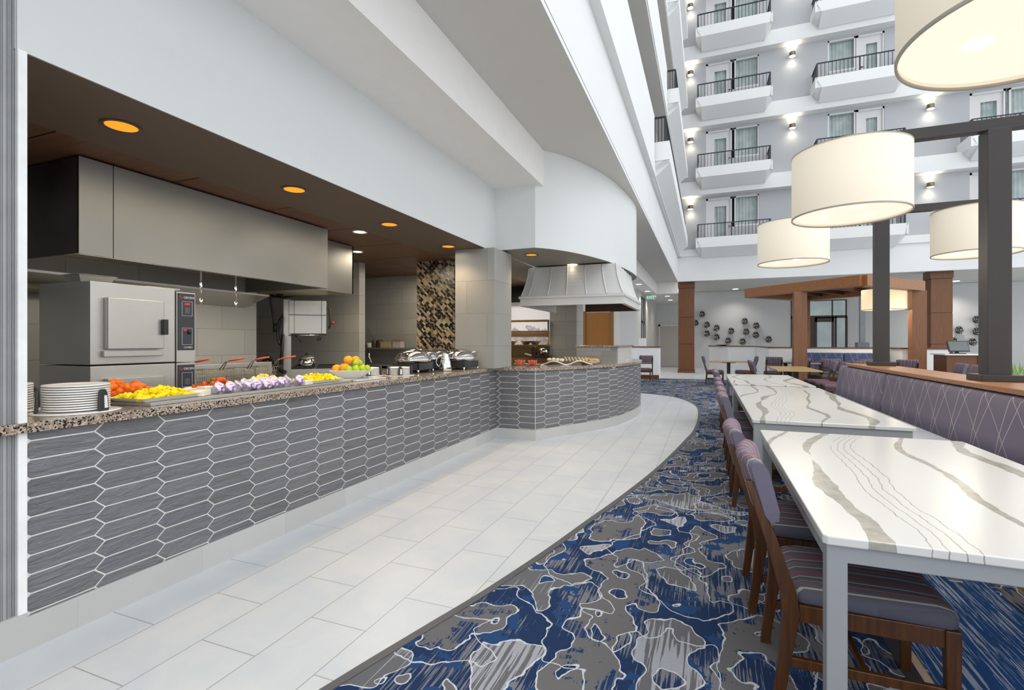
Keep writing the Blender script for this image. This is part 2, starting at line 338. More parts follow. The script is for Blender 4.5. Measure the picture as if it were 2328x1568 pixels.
# banquette fabric with crossing pale threads
def benchfab(name, base, line_c, ay=1):
    t = NT(name); s = t.sep(); y = s[ay]; z = s[2]; acc = None
    for per, sl, cur, ph in ((0.40, -0.70, -0.9, 0.0), (0.40, 0.30, 0.25, 0.11), (0.40, -0.05, 0.5, 0.22)):
        q = t.math('MULTIPLY_ADD', z, sl, y); q = t.math('ADD', q, t.math('MULTIPLY', t.math('MULTIPLY', z, z), cur * 0.3)); q = t.math('DIVIDE', t.math('ADD', q, 5 + ph), per)
        f = t.math('FRACT', q); dd = t.math('MULTIPLY', t.math('MINIMUM', f, t.math('SUBTRACT', 1.0, f)), per)
        acc = dd if acc is None else t.math('MINIMUM', acc, dd)
    f = t.noise(None, 220, 2); c = t.mix(t.math('MULTIPLY', f, 0.5), base, [q * 0.5 for q in base]); c = t.mix(t.math('LESS_THAN', acc, 0.003), c, line_c); t.bump(f, 0.3, 0.002)
    return t.out(c, 0.8, 0, 0.2)
mt['bench'] = benchfab('bench_fabric', (0.20, 0.175, 0.235), (0.62, 0.52, 0.52)); mt['benchblue'] = benchfab('bench_blue', (0.09, 0.12, 0.24), (0.42, 0.45, 0.55), 0)
mt['shade'] = None
t = NT('drum_shade'); g = t.noise(t.mapn(sc=(40, 40, 6)), 20, 2); t.out(t.mix(g, (0.66, 0.60, 0.50), (0.72, 0.66, 0.56)), 0.9)
t.b.inputs['Emission Color'].default_value = (1.0, 0.86, 0.64, 1); t.b.inputs['Emission Strength'].default_value = 0.13; mt['shade'] = t.m
mt['diffuser'] = emit('lamp_diffuser', (1.0, 0.88, 0.70), 0.42, (0.6, 0.56, 0.48))
mt['shaderim'] = flat('shade_rim', (0.35, 0.32, 0.27), 0.6)
mt['bulb'] = emit('bulb_glow', (1.0, 0.88, 0.68), 6.0)
mt['amber'] = emit('amber_downlight', (1.0, 0.36, 0.02), 0.46)
mt['warmdl'] = emit('warm_downlight', (1.0, 0.85, 0.62), 2.2)
mt['whitedl'] = emit('white_downlight', (1.0, 0.97, 0.92), 3.0)
mt['sconceglow'] = emit('sconce_glow', (1.0, 0.90, 0.72), 5.0)
t = NT('clear_glass'); t.out((0.9, 0.95, 0.95), 0.02); t.b.inputs['Transmission Weight'].default_value = 1.0; t.b.inputs['IOR'].default_value = 1.45; mt['glass'] = t.m
t = NT('window_pane'); t.out((0.14, 0.18, 0.18), 0.03); t.b.inputs['Alpha'].default_value = 0.16; mt['pane'] = t.m
t = NT('drape'); s = t.sep(); t.out(t.ramp(t.noise(None, 3, 2), [(0.3, (0.55, 0.66, 0.66)), (0.7, (0.82, 0.88, 0.87))]), 0.9); mt['drape'] = t.m
# ================================================================ SETTING
XW = -2.78            # face of the buffet wall
# --- floor tile and carpet
C1 = [(-1.62, 0.9), (-1.46, 1.25), (-1.38, 1.528), (-1.319, 1.748), (-1.225, 2.067), (-1.114, 2.448), (-0.969, 3.049), (-0.848, 3.638), (-0.681, 4.448), (-0.481, 5.614), (-0.293, 7.094), (-0.179, 8.237), (-0.15, 9.74), (-0.197, 11.055), (-0.457, 12.218), (-0.906, 13.057), (-1.671, 13.573), (-2.6, 13.8)]
cur = [(p.x, p.y) for p in smooth_curve([(x, y, 0) for x, y in [(-2.6, -1.5), (-2.1, 0.1)] + C1], 6)]
bm = MB(); bm.prism([(-9, -4), (18, -4), (18, 32), (-9, 32)], -0.2, 0.0); st(bm.build('floor', mt['floortile']), 'pale grey rectangular floor tiles between the buffet and the carpet')
# carpet: right of the curve, up to Y=19.3
poly = cur[:] + [(-2.6, 19.3), (1.0, 19.3), (4.0, 19.3), (9.0, 19.3), (9.0, 10.9), (2.2, 10.9), (2.2, -1.5)]
bm = MB(); bm.prism(poly, 0.0, 0.006); st(bm.build('floor_carpet', mt['carpet']), 'blue and grey carpet with white contour lines')
bm = MB(); rings = []
for i, p in enumerate(cur):
    a = Vector(cur[max(i - 1, 0)]); b = Vector(cur[min(i + 1, len(cur) - 1)]); d = (b - a).normalized(); nx = Vector((d.y, -d.x)); q = Vector(p)
    o = q - nx * 0.012; k = q + nx * 0.032
    rings.append([(o.x, o.y, 0.0), (o.x, o.y, 0.009), (k.x, k.y, 0.011), (k.x, k.y, 0.0)])
bm.loft(rings, True, True, False); st(bm.build('trim_1', mt['edge']), 'dark edging strip between tile and carpet')
bm = MB(); bm.box(0.80, 0.83, -1, 3.1, 0.006, 0.0085); st(bm.build('trim_2', flat('seam_tan', (0.55, 0.42, 0.30), 0.8)), 'beige seam strip in the carpet under the nearest table')
bm = MB(); bm.box(0.74, 0.80, -1, 3.1, 0.006, 0.008); st(bm.build('trim_3', flat('seam_dark', (0.03, 0.03, 0.04), 0.9)), 'dark band in the carpet beside the beige seam strip')

# --- fluted wall at far left
bm = MB(); y = -0.6; pts = []
random.seed(3)
while y < 1.205:
    wd = random.choice([0.006, 0.008, 0.010, 0.013]); dp = random.uniform(0.003, 0.008)
    pts += [(XW - dp, y), (XW - dp, y + 0.002), (XW, y + 0.003), (XW + 0.0015, y + wd * 0.6), (XW, y + wd)]
    y += wd + 0.002
poly = [(XW - 0.3, -0.6)] + pts + [(XW - 0.3, y)]
bm.prism(poly, 0.169, 3.499); st(bm.build('wall_left', flat('ribbed_grey', (0.36, 0.365, 0.37), 0.6)), 'finely ribbed pale wall panel at the left end of the buffet')
bm = MB(); bm.box(XW - 0.32, XW + 0.012, 1.213, 1.243, 0.169, 2.618); st(bm.build('trim_4', flat('trimwhite', (0.9, 0.9, 0.9), 0.4)), 'bright white corner trim beside the kitchen opening')
# --- band above the opening, soffits, bulkheads
bm = MB(); bm.box(XW - 0.15, XW, 1.206, 6.44, 2.6185, 3.5)
st(bm.build('wall_left', mt['band']), 'smooth white band above the kitchen opening')
bm = MB(); bm.box(-3.63, XW - 0.002, 1.2, 6.44, 2.614, 2.618); st(bm.build('ceiling', mt['brownsoffit']), 'brown soffit over the buffet counter')
bm = MB(); bm.prism([(XW, -2), (-2.1, -2), (-2.1, 22.9), (-1.2, 22.9), (-1.2, 23.0), (XW, 23.0)], 3.5, 3.994)
st(bm.build('ceiling', flat('bulkhead_white', (0.80, 0.79, 0.77), 0.8, var=0.01)), 'dropped bulkhead running along the buffet')  # floor bounce put into the colour, paler than the ceiling paint
bm = MB(); bm.box(-2.9, -1.201, -2, 23.0, 3.995, 4.05); bm.box(-1.3, 18, 23.0, 28.75, 4.06, 4.1); st(bm.build('ceiling', mt['ceil']), 'grey ceiling strip along the atrium edge')
bm = MB(); bm.box(-9, -2.79, 11.4, 32, 3.501, 3.55); bm.box(-2.79, -1.2, 23.0, 32, 3.501, 3.55); st(bm.build('ceiling', mt['white']), 'white lower ceiling beyond the carving hood')
# drum bulkhead
drum = [(-2.19, 6.43), (-1.985, 6.66), (-1.815, 6.96), (-1.64, 7.4), (-1.47, 8.0), (-1.365, 8.7), (-1.30, 9.4), (-1.30, 10.0), (-1.40, 10.45), (-1.62, 10.85), (-2.1, 11.2), (-2.7, 11.35)]
dc = [(p.x, p.y) for p in smooth_curve([(x, y, 0) for x, y in drum], 6)]
full = dc + [(-2.7, 11.35), (-2.78, 6.44)]
inner = [(-2.7, 11.2)] + [(x - 0.08 * (1 if y > 6.7 else 0.3), y - 0.05) for x, y in dc[::-1][3:-2]] + [(-2.6, 6.55)]
bm = MB(); bm.prism(full, 2.647, 3.994, True)
# flat front return must stay flat
o = st(bm.build('wall_bulkhead', mt['band']), 'curved white bulkhead above the carving counter')
for p in o.data.polygons:
    n = p.normal
    if abs(n.y + 1) < 0.02 or (n.y < -0.9 and p.center.x < -2.2): p.use_smooth = False
md = o.modifiers.new('es', 'EDGE_SPLIT'); md.split_angle = math.radians(35)
bm = MB(); bm.prism(full, 2.642, 2.6465); bm.box(-3.63, -2.79, 6.45, 11.35, 2.642, 2.6465); st(bm.build('ceiling', mt['olivesoffit']), 'dark underside of the curved bulkhead')
# kitchen ceiling wood tiles
bm = MB()
for i in range(5):
    for j in range(13):
        x0 = -3.66 - i * 1.2; y0 = 0.9 + j * 0.93
        bm.box(x0 - 1.185, x0, y0, y0 + 0.915, 2.655, 2.675)
st(bm.build('ceiling', mt['woodpanelceil']), 'dark wood ceiling panels of the kitchen')
bm = MB(); bm.box(-9.6, -3.63, 0.9, 13, 2.69, 2.72); st(bm.build('ceiling', mt['black']), 'black sheet painted as the dark void behind the ceiling panels')  # black sheet puts the shade into the gaps around the panels

# --- kitchen walls
bm = MB(); bm.box(-5.5, -5.3, 0.0, 4.65, 0, 2.66); st(bm.build('wall_kitchen', mt['stoney']), 'grey stone tile wall behind the steam oven')
bm = MB(); bm.box(-8, -5.27, 6.6, 6.75, 0, 2.66); st(bm.build('wall_kitchen', mt['stonex']), 'grey stone tile wall behind the gas range')
bm = MB(); bm.box(-8, -4.0, 8.3, 8.45, 0, 2.66); st(bm.build('wall_kitchen', mt['stonex']), 'grey stone tile wall behind the utensil shelf')
bm = MB(); bm.box(-4.40, -3.72, 6.95, 7.4, 0, 2.66); st(bm.build('wall_mosaic', mt['mosaic']), 'wall pier clad in brown and black mosaic chips')
bm = MB(); bm.box(-8.2, -8.0, 0.0, 12, 0, 2.66); bm.box(-8.2, XW - 0.1, -0.2, -0.1, 0, 2.66); st(bm.build('wall_kitchen', mt['stoney']), 'far left kitchen wall')
t1 = MB(); t1.box(-3.22, -2.63, 6.05, 6.66, 1.001, 2.614); st(t1.build('wall_pillar', mt['pillarx'], bevel=0.004), 'pale stone tiled pillar at the end of the buffet')
bm = MB(); bm.box(-9, -2.2, 11.9, 12.0, 0, 3.5) if False else None
# --- walls behind the carving station
def pyx(u, Y): return PY(u, 778, Y).x
Yb = 20.3
bm = MB(); bm.box(pyx(1250, 10.4), pyx(1311, 10.4), 10.4, 11.0, 0, 3.5); st(bm.build('wall_pillar', mt['stonex']), 'grey stone tiled pier behind the carving station')
bm = MB(); bm.box(pyx(1240, Yb), pyx(1323, Yb), Yb, Yb + 0.12, 0, 3.5); bm.box(pyx(1395, Yb), pyx(1409, Yb), Yb, Yb + 0.12, 0, 3.5); bm.box(pyx(1305, Yb), pyx(1409, Yb), Yb, Yb + 0.12, PY(1360, 707, Yb).z, 3.5)
st(bm.build('wall_back', flat('creamwall', (0.66, 0.64, 0.58), 0.7, var=0.01)), 'cream wall around the amber wood door')
bm = MB(); bm.box(pyx(1409, 20.3), -2.65, 20.3, 20.42, 0, 3.5); st(bm.build('wall_back', mt['greywall']), 'plain grey wall beside the amber wood door')
bm = MB(); bm.box(pyx(1323, Yb), pyx(1331, Yb), Yb - 0.02, Yb + 0.08, 0, PY(1360, 707, Yb).z); bm.box(pyx(1387, Yb), pyx(1395, Yb), Yb - 0.02, Yb + 0.08, 0, PY(1360, 707, Yb).z)
d1 = st(bm.build('door_1', mt['woodpod']), 'amber wood door behind the carving station')
bm = MB(); bm.box(pyx(1331, Yb), pyx(1387, Yb), Yb + 0.03, Yb + 0.08, 0, PY(1360, 709, Yb).z); bm.build('door_leaf', mt['wooddoor'], d1)
# mural behind the pass
t = NT('mural'); s = t.sep(); n1 = t.noise(t.mapn(sc=(1.6, 1, 1)), 2.6, 5, 0.6); ph = t.math('ADD', t.math('MULTIPLY', t.math('SUBTRACT', n1, 0.5), 1.3), 1.62)
mtn = t.math('LESS_THAN', s[2], ph); tr = t.noise(None, 26, 4, 0.7)
c = t.mix(mtn, (0.80, 0.82, 0.88), t.ramp(t.math('MULTIPLY_ADD', tr, 0.6, t.math('MULTIPLY', n1, 0.5)), [(0.35, (0.13, 0.13, 0.17)), (0.55, (0.40, 0.41, 0.48)), (0.75, (0.78, 0.80, 0.86))]))
mm = t.out(c, 0.5); t.l(c, t.b.inputs['Emission Color']); t.b.inputs['Emission Strength'].default_value = 0.22  # picture colour also emits faintly
bm = MB(); bm.box(-4.6, -3.3, 10.9, 10.93, 0.9, 2.2); tag(bm.build('wall_mural', mm), 'faintly glowing snowy mountain mural behind the heated pass', 'mural')
bm = MB(); bm.box(-4.9, -3.2, 10.93, 11.05, 0, 2.2); bm.box(-4.9, -3.2, 10.8, 11.05, 2.2, 2.28); st(bm.build('wall_back', mt['greywall']), 'wall carrying the mountain mural')
bm = MB(); bm.box(-4.9, -3.2, 10.9, 11.1, 2.28, 2.66); st(bm.build('wall_back', mt['black']), 'black block painted as the dark recess above the mural')  # solid block, the shade of a recess put into its black colour
# --- left passage wall, end wall, right far wall
bm = MB(); bm.box(-2.8, -2.65, 20.42, 28.6, 0, 3.5); st(bm.build('wall_left', flat('passage_cream', (0.55, 0.54, 0.51), 0.8, var=0.01)), 'long pale wall of the passage on the left')
bm = MB(); bm.box(-2.8, 3.94, 28.6, 28.75, 0, 4.05); bm.box(3.94, 6.35, 28.6, 28.75, 3.45, 4.05); bm.box(6.35, 18, 28.6, 28.75, 0, 4.05)
st(bm.build('wall_far', mt['greywall']), 'plain grey wall at the far end of the dining area')
# passage window
for (ya, yb) in ((21.9, 23.2),):
    bm = MB(); bm.box(-2.66, -2.62, ya, ya + 0.08, 0.2, 3.3); bm.box(-2.66, -2.62, yb, yb + 0.08, 0.2, 3.3); bm.box(-2.66, -2.62, (ya + yb) / 2, (ya + yb) / 2 + 0.08, 0.2, 3.3)
    for z in (0.2, 2.2, 3.25): bm.box(-2.66, -2.62, ya, yb + 0.08, z, z + 0.08)
    w1 = st(bm.build('window_1', mt['rail']), 'tall dark framed window in the passage wall')
    bm = MB(); bm.box(-2.655, -2.648, ya, yb, 0.2, 3.3); bm.build('pane', mt['pane'], w1)
# passage door
dd0 = PY(1497, 738, 28.55); dd1x = dd0.x + 1.35
bm = MB(); bm.box(dd0.x, dd0.x + 0.09, 28.52, 28.6, 0, dd0.z); bm.box(dd1x, dd1x + 0.09, 28.52, 28.6, 0, dd0.z); bm.box(dd0.x, dd1x + 0.09, 28.52, 28.6, dd0.z - 0.09, dd0.z)
d2 = st(bm.build('door_2', flat('doorframe', (0.60, 0.58, 0.54), 0.5)), 'pale grey door at the end of the left passage')
bm = MB(); bm.box(dd0.x + 0.09, dd1x, 28.55, 28.59, 0.05, dd0.z - 0.09); bm.build('door_leaf', mt['doorgrey'], d2)
bm = MB(); bm.lathe([(0.03, 0), (0.035, 0.02), (0.02, 0.05)], (0, 0, 0), 10); k = bm.build('door_knob', mt['chrome'], d2, loc=(dd1x - 0.12, 28.55, 1.0)); k.rotation_euler = (PI / 2, 0, 0)
# storefront with doors
bm = MB(); X0, X1, Yg = 3.94, 6.35, 28.6
for x in (X0, 4.62, 5.0, 5.72, 5.84, X1 - 0.06): bm.box(x, x + 0.09, Yg - 0.03, Yg + 0.06, 0, 2.62)
for x in (X0, 4.72, 5.72, X1 - 0.05): bm.box(x, x + 0.05, Yg - 0.03, Yg + 0.05, 2.6, 3.45)
bm.box(X0, X1, Yg - 0.03, Yg + 0.06, 2.55, 2.68); bm.box(X0, X1, Yg - 0.03, Yg + 0.05, 3.41, 3.45); bm.box(4.71, 5.0, Yg, Yg + 0.04, 0, 2.6)
bm.box(5.0, 5.8, Yg - 0.03, Yg + 0.05, 2.36, 2.6)
w2 = st(bm.build('door_3', flat('bronze_frame', (0.035, 0.025, 0.018), 0.4)), 'dark framed glass entrance doors in the far wall')
bm = MB(); bm.box(X0, X1, Yg + 0.01, Yg + 0.018, 0, 3.42); bm.build('pane', mt['pane'], w2)
bm = MB(); bm.box(0, 14, 31.6, 31.8, 0, 5.5); st(bm.build('wall_outside', flat('pale_teal_wall', (0.70, 0.78, 0.78), 0.8, var=0.12, sc=1.2)), 'pale wall seen through the entrance doors')
# --- atrium edge fascia (left side and far side) and facades
LV = [5.35 + 2.93 * k for k in range(4)]
bm = MB(); bm.box(-1.5, -1.2, -2, 22.8, 4.0505, 5.06); bm.box(-1.2015, -1.2, -2, 22.8, 3.995, 4.06); bm.box(-1.5, 18, 22.8, 23.0, 4.0, 5.06)
st(bm.build('wall_atrium', mt['white']), 'bright fascia around the atrium opening')
# far facade wall with openings
UN = [(-0.05, 0.98, 1.08, 2.02, 'D'), (4.5, 5.45, 5.47, 6.40, 'W'), (9.0, 10.03, 10.13, 11.07, 'D'), ]
Yf = 23.2
bm = MB(); xs = [(-1.6, -0.05), (2.02, 4.50), (6.40, 9.0), (11.07, 18)]
for a, b in xs: bm.box(a, b, Yf, Yf + 0.3, 5.0, 18)
for k, L in enumerate(LV):
    for (a, b, c_, d_, ty) in UN:
        bm.box(a, d_, Yf, Yf + 0.3, L + 2.24, L + 2.93)
        if ty == 'D': bm.box(b, d_, Yf, Yf + 0.3, L - 0.1, L + 0.95)
        else: bm.box(a, c_, Yf, Yf + 0.3, L - 0.1, L + 0.95)
st(bm.build('wall_far', mt['facade']), 'grey upper facade of the atrium')
bm = MB()
for k, L in enumerate(LV + [LV[-1] + 2.93]):
    if k == 0: bm.box(-1.5, 18, 22.72, Yf + 0.01, 5.06, L)
    else: bm.box(-1.5, 18, 22.8, Yf + 0.01, L - 0.6, L)
st(bm.build('trim_5', mt['white'], bevel=0.01), 'white slab edge bands across the atrium facade')
bm = MB(); bm.box(-1.6, 18, 23.9, 24.0, 5, 18); st(bm.build('wall_far', flat('room_dark', (0.10, 0.10, 0.11), 0.9)), 'dark panel painted as the dim rooms behind the balcony windows')  # flat slab, dimness of the rooms put into its colour
rows = ['lowest', 'second lowest', 'third', 'topmost']; bays = ['left', 'middle', 'right']
def curtain(x0, x1, z0, z1, Y):
    m = MB(); n = max(12, int((x1 - x0) / 0.025)); r = [[], []]
    for i in range(n + 1):
        x = x0 + (x1 - x0) * i / n; yy = Y + 0.03 * math.sin(i * 1.25) + 0.012 * math.sin(i * 0.4)
        r[0].append((x, yy, z0)); r[1].append((x, yy, z1))
    m.loft(r, False, False, True); return m
wn_, dn_ = 2, 4
frm = flat('white_frame', (0.66, 0.66, 0.66), 0.5, var=0.01)
bal_m = MB(); 
def facade_unit(k, L, bi, u):
    global wn_, dn_
    a, b, c_, d_, ty = u
    dx0, dx1 = (a, b) if ty == 'D' else (c_, d_)
    wx0, wx1 = (c_, d_) if ty == 'D' else (a, b)
    m = MB(); zt = L + 2.24
    # door leaf with glass slot
    g0, g1, gz0, gz1 = dx0 + 0.34, dx1 - 0.22, L + 0.5, zt - 0.36
    m.box(dx0, dx0 + 0.08, Yf + 0.02, Yf + 0.16, L, zt); m.box(dx1 - 0.06, dx1, Yf + 0.02, Yf + 0.16, L, zt); m.box(dx0, dx1, Yf + 0.02, Yf + 0.16, zt - 0.08, zt)
    d = st(m.build('door_%d' % dn_, frm), 'white balcony door, %s row, %s bay' % (rows[k], bays[bi])); dn_ += 1
    m = MB(); y0, y1 = Yf + 0.08, Yf + 0.13
    m.box(dx0 + 0.08, g0, y0, y1, L, zt - 0.08); m.box(g1, dx1 - 0.06, y0, y1, L, zt - 0.08); m.box(g0, g1, y0, y1, L, gz0); m.box(g0, g1, y0, y1, gz1, zt - 0.08); m.build('door_leaf', frm, d)
    m = MB(); m.box(g0, g1, y0 + 0.02, y0 + 0.026, gz0, gz1); m.build('pane', mt['pane'], d)
    m = MB(); hx = g1 + 0.1 if ty == 'D' else g0 - 0.22; m.box(hx, hx + 0.12, y0 - 0.05, y0, L + 0.98, L + 1.01); m.build('door_handle', mt['black'], d)
    m = MB(); z0 = L + 0.95
    m.box(wx0, wx0 + 0.06, Yf + 0.02, Yf + 0.14, z0, zt); m.box(wx1 - 0.05, wx1, Yf + 0.02, Yf + 0.14, z0, zt); m.box(wx0, wx1, Yf + 0.02, Yf + 0.14, zt - 0.06, zt); m.box(wx0, wx1, Yf + 0.0, Yf + 0.14, z0, z0 + 0.06)
    wv_ = st(m.build('window_%d' % wn_, frm), 'balcony window, %s row, %s bay' % (rows[k], bays[bi])); wn_ += 1
    m = MB(); m.box(wx0 + 0.06, wx1 - 0.05, Yf + 0.08, Yf + 0.086, z0 + 0.06, zt - 0.06); m.build('pane', mt['pane'], wv_)
    c1 = curtain(wx0, wx1, z0 - 0.1, zt, Yf + 0.21); o = c1.build('curtain', mt['drape']); tag(o, 'pale drape hanging in the window, %s balcony row, %s bay' % (rows[k], bays[bi]), 'curtain', 'drapes behind the balcony windows')
    c1 = curtain(g0 - 0.1, g1 + 0.1, L + 0.3, zt, Yf + 0.20); o = c1.build('curtain', mt['drape']); tag(o, 'pale drape hanging behind the door glass, %s balcony row, %s bay' % (rows[k], bays[bi]), 'curtain', 'drapes behind the balcony doors')
for k, L in enumerate(LV):
    for bi, u in enumerate(UN): facade_unit(k, L, bi, u)
# balcony prototype, width 2.85, local origin = left end at the wall, slab top at z=0 level
def balcony_parts(root, W, D=1.08, side=0):
    m = MB(); r = []
    pr = [(0, -0.38), (-D * 0.45, -0.38), (-D, -0.05), (-D, 0.36), (-D + 0.06, 0.36), (-D + 0.06, 0.0), (0, 0.0)]
    pr_end = pr
    def sec(x, ins): return [(x + (ins if (z < -0.04) else 0) , y, z) for y, z in pr]
    m.loft([sec(0, 0.22), sec(0.001, 0.22)] if False else [sec(0, 0.22), sec(W, -0.22)], True, True, False)
    m.box(0, 0.06, -D, 0, -0.05, 0.36); m.box(W - 0.06, W, -D, 0, -0.05, 0.36)
    m.build('parapet', mt['white'], root)
    m = MB(); zt = 0.93; x0, x1, yf = 0.08, W - 0.08, -D + 0.10
    m.beam((x0, yf, zt), (x1, yf, zt), 0.05, 0.03); m.beam((x0, yf, zt), (x0, 0, zt), 0.05, 0.03); m.beam((x1, yf, zt), (x1, 0, zt), 0.05, 0.03)
    n = int((x1 - x0) / 0.125)
    for i in range(n + 1):
        x = x0 + (x1 - x0) * i / n; wd = 0.018 if i not in (0, n // 2, n) else 0.045
        m.box(x - wd / 2, x + wd / 2, yf - wd / 2, yf + wd / 2, 0.0, zt)
    for x in (x0, x1):
        for i in range(1, 8): y = yf + (0 - yf) * i / 8; m.box(x - 0.009, x + 0.009, y - 0.009, y + 0.009, 0, zt)
    m.build('railing', mt['rail'], root)
first = None
BX = [(-0.45, 2.87), (3.88, 2.95), (8.62, 2.87)]
for bi, (x0, W) in enumerate(BX):
    proto = None
    for k, L in enumerate(LV):
        lab = 'white balcony with black railing on the atrium facade, %s row, %s bay' % (rows[k], bays[bi])
        if proto is None:
            proto = thing('balcony', lab, 'balcony', (x0, Yf, L), 0, 'balconies on the atrium facade'); balcony_parts(proto, W)
        else: dup(proto, (x0, Yf, L), None, lab)
# sconces
def sconce(lab, loc, light=True):
    s_ = thing('wall_sconce', lab, 'wall lamp', loc, 0, 'up and down wall sconces on the facade')
    m = MB(); m.lathe([(0.10, -0.09), (0.115, -0.085), (0.115, 0.085), (0.10, 0.09)], (0, -0.17, 0), 16); m.box(-0.04, 0.04, -0.1, 0, -0.05, 0.05); m.build('body', mt['sconce'], s_)
    m = MB(); m.lathe([(0.0, -0.096), (0.112, -0.094), (0.112, -0.09), (0.0, -0.09)], (0, -0.17, 0), 16); m.build('lower_lens', mt['sconceglow'], s_); m = MB(); m.lathe([(0.0, 0.09), (0.112, 0.09), (0.112, 0.094), (0.0, 0.096)], (0, -0.17, 0), 16); m.build('upper_lens', mt['sconceglow'], s_)
    for sg in (1, -1):
        ld = bpy.data.lights.new('sconce_light', 'SPOT'); ld.energy = 9; ld.color = (1, 0.86, 0.62); ld.spot_size = 2.4; ld.spot_blend = 1; ld.shadow_soft_size = 0.06
        lo = bpy.data.objects.new('sconce_light', ld); COL.objects.link(lo); lo.parent = s_; lo.location = (0, -0.17, sg * 0.115); lo.rotation_euler = (PI if sg > 0 else 0, 0, 0)
    return s_
for xi, (x, wh) in enumerate(((-0.685, 'left of the left balconies'), (3.23, 'between the left and middle balconies'), (7.78, 'between the middle and right balconies'))):
    for k, L in enumerate(LV):
        if xi == 1 and k == 0: continue
        sconce('small lit drum sconce %s, %s row' % (wh, rows[k]), (x, Yf, L + 1.9))
# left side facade: ribbons, parapets, balconies seen at a glancing angle
bm = MB()
for k in range(4):
    z = 5.06 + 2.93 * k; ye = [11.3, 15.0, 15.0, 15.0][k]
    bm.box(-1.5, -1.08, -2, 22.8, z, z + 0.3)          # slab edge
    bm.box(-1.2, -1.08, -2, ye, z + 0.3, z + 1.26)     # solid parapet
st(bm.build('trim_6', mt['white']), 'white parapet ribbons along the left side of the atrium')
bm = MB(); bm.box(-2.9, -2.7, -2, 22.8, 5.0, 18); bm.box(-1.7, -1.45, 11.3, 23.0, 5.0, 18); st(bm.build('wall_atrium', flat('corridor_grey', (0.30, 0.295, 0.29), 0.8)), 'grey corridor wall behind the left parapets')
bm = MB()
for k in range(4): bm.box(-2.8, -1.1, -2, 22.8, 7.9 + 2.93 * k, 7.99 + 2.93 * k)
st(bm.build('ceiling', mt['ceil']), 'corridor ceilings of the left side galleries')
proto = None
for k, L in enumerate(LV):
    ye = [11.4, 15.1, 15.1, 15.1][k]
    lab = 'balcony seen edge on along the left side of the atrium, %s level' % rows[k]
    b_ = thing('balcony', lab, 'balcony', (-1.45, ye, L + 0.07), PI / 2, 'balconies along the left side of the atrium'); balcony_parts(b_, 22.5 - ye - 0.3, 0.68)
# skylight trusses high above (seen in the window reflections)
bm = MB()
for i in range(9):
    y = -2 + i * 3.1; bm.beam((-1.2, y, 19.0), (14, y, 19.0), 0.12, 0.2); bm.beam((-1.2, y, 20.2), (14, y, 20.2), 0.12, 0.12)
    for j in range(10): bm.beam((-1.2 + j * 1.52, y, 19.0), (-1.2 + (j + 0.5) * 1.52, y, 20.2), 0.06, 0.06)
st(bm.build('ceiling_trusses', mt['alu']), 'skylight trusses over the atrium')

# --- recessed lights
dlp = {}
def downlight(u, v, z, r, mat, lab, grp, energy=0, col=(1, 0.8, 0.5), pos=None):
    p = Pz(u, v, z) if pos is None else Vector(pos)
    key = (mat, r)
    if key in dlp:
        s_ = dup(dlp[key], p, None, lab, grp)
    else:
        s_ = thing('recessed_downlight', lab, 'ceiling light', p, 0, grp)
        m = MB(); n = 28
        m.lathe([(r, 0.002), (r + 0.018, 0.0), (r + 0.018, -0.006), (r, -0.004)], (0, 0, 0), n, False); m.build('trim_ring', mt['white'] if mat != 'amber' else mt['brownsoffit'], s_)
        m = MB(); m.lathe([(r * 0.98, -0.002), (r * 0.7, -0.003), (0.0, -0.003)], (0, 0, 0), n, False); m.build('lens', mt[mat], s_)
        dlp[key] = s_
    if energy:
        ld = bpy.data.lights.new('downlight_lamp', 'SPOT'); ld.energy = energy; ld.color = col; ld.spot_size = 2.3; ld.spot_blend = 0.8; ld.shadow_soft_size = 0.07
        lo = bpy.data.objects.new('downlight_lamp', ld); COL.objects.link(lo); lo.parent = s_; lo.location = (0, 0, -0.02)
    return s_
g = 'amber downlights in the brown soffit'
for (u, v), lab in zip([(276, 287), (669, 431), (885, 510), (1019, 560)], ['largest and nearest amber downlight in the brown soffit', 'second amber downlight from the left in the brown soffit', 'third amber downlight from the left in the brown soffit', 'farthest amber downlight in the brown soffit, beside the mosaic pier']):
    downlight(u, v, 2.612, 0.082, 'amber', lab, g, 9, (1, 0.72, 0.42))
downlight(1208, 579, 2.640, 0.082, 'amber', 'warm downlight under the curved bulkhead, left one', 'downlights under the curved bulkhead', 9, (1, 0.75, 0.45))
downlight(1301, 601, 2.640, 0.082, 'warmdl', 'pale downlight under the curved bulkhead, above the carving hood', 'downlights under the curved bulkhead', 4, (1, 0.85, 0.6))
downlight(818, 527, 2.654, 0.07, 'warmdl', 'downlight among the wood ceiling panels, nearer one', 'downlights in the kitchen ceiling', 14, (1, 0.8, 0.52))
downlight(812, 572, 2.654, 0.07, 'warmdl', 'downlight among the wood ceiling panels, farther one', 'downlights in the kitchen ceiling', 14, (1, 0.8, 0.52))
for (u, v), w_ in zip([(1452, 646), (1472, 662), (1486, 673), (1517, 673), (1524, 682)], ['nearest of the row', 'second of the row', 'third of the row, by the exit sign', 'next to the walnut column, nearer', 'next to the walnut column, farther']):
    downlight(u, v, 3.499, 0.11, 'whitedl', 'white downlight in the passage ceiling, %s' % w_, 'white downlights in the passage ceiling', 14, (1, 0.93, 0.85))
for (u, v), w_ in zip([(1672, 669), (2173, 656)], ['above the wall flowers left of the pergola', 'above the wall flowers right of the pergola']):
    downlight(u, v, 4.049, 0.13, 'whitedl', 'white downlight %s' % w_, 'white downlights by the far wall', 60, (1, 0.94, 0.86), pos=None if False else (PY(u, v, 27.6).x, 27.6, 4.049))
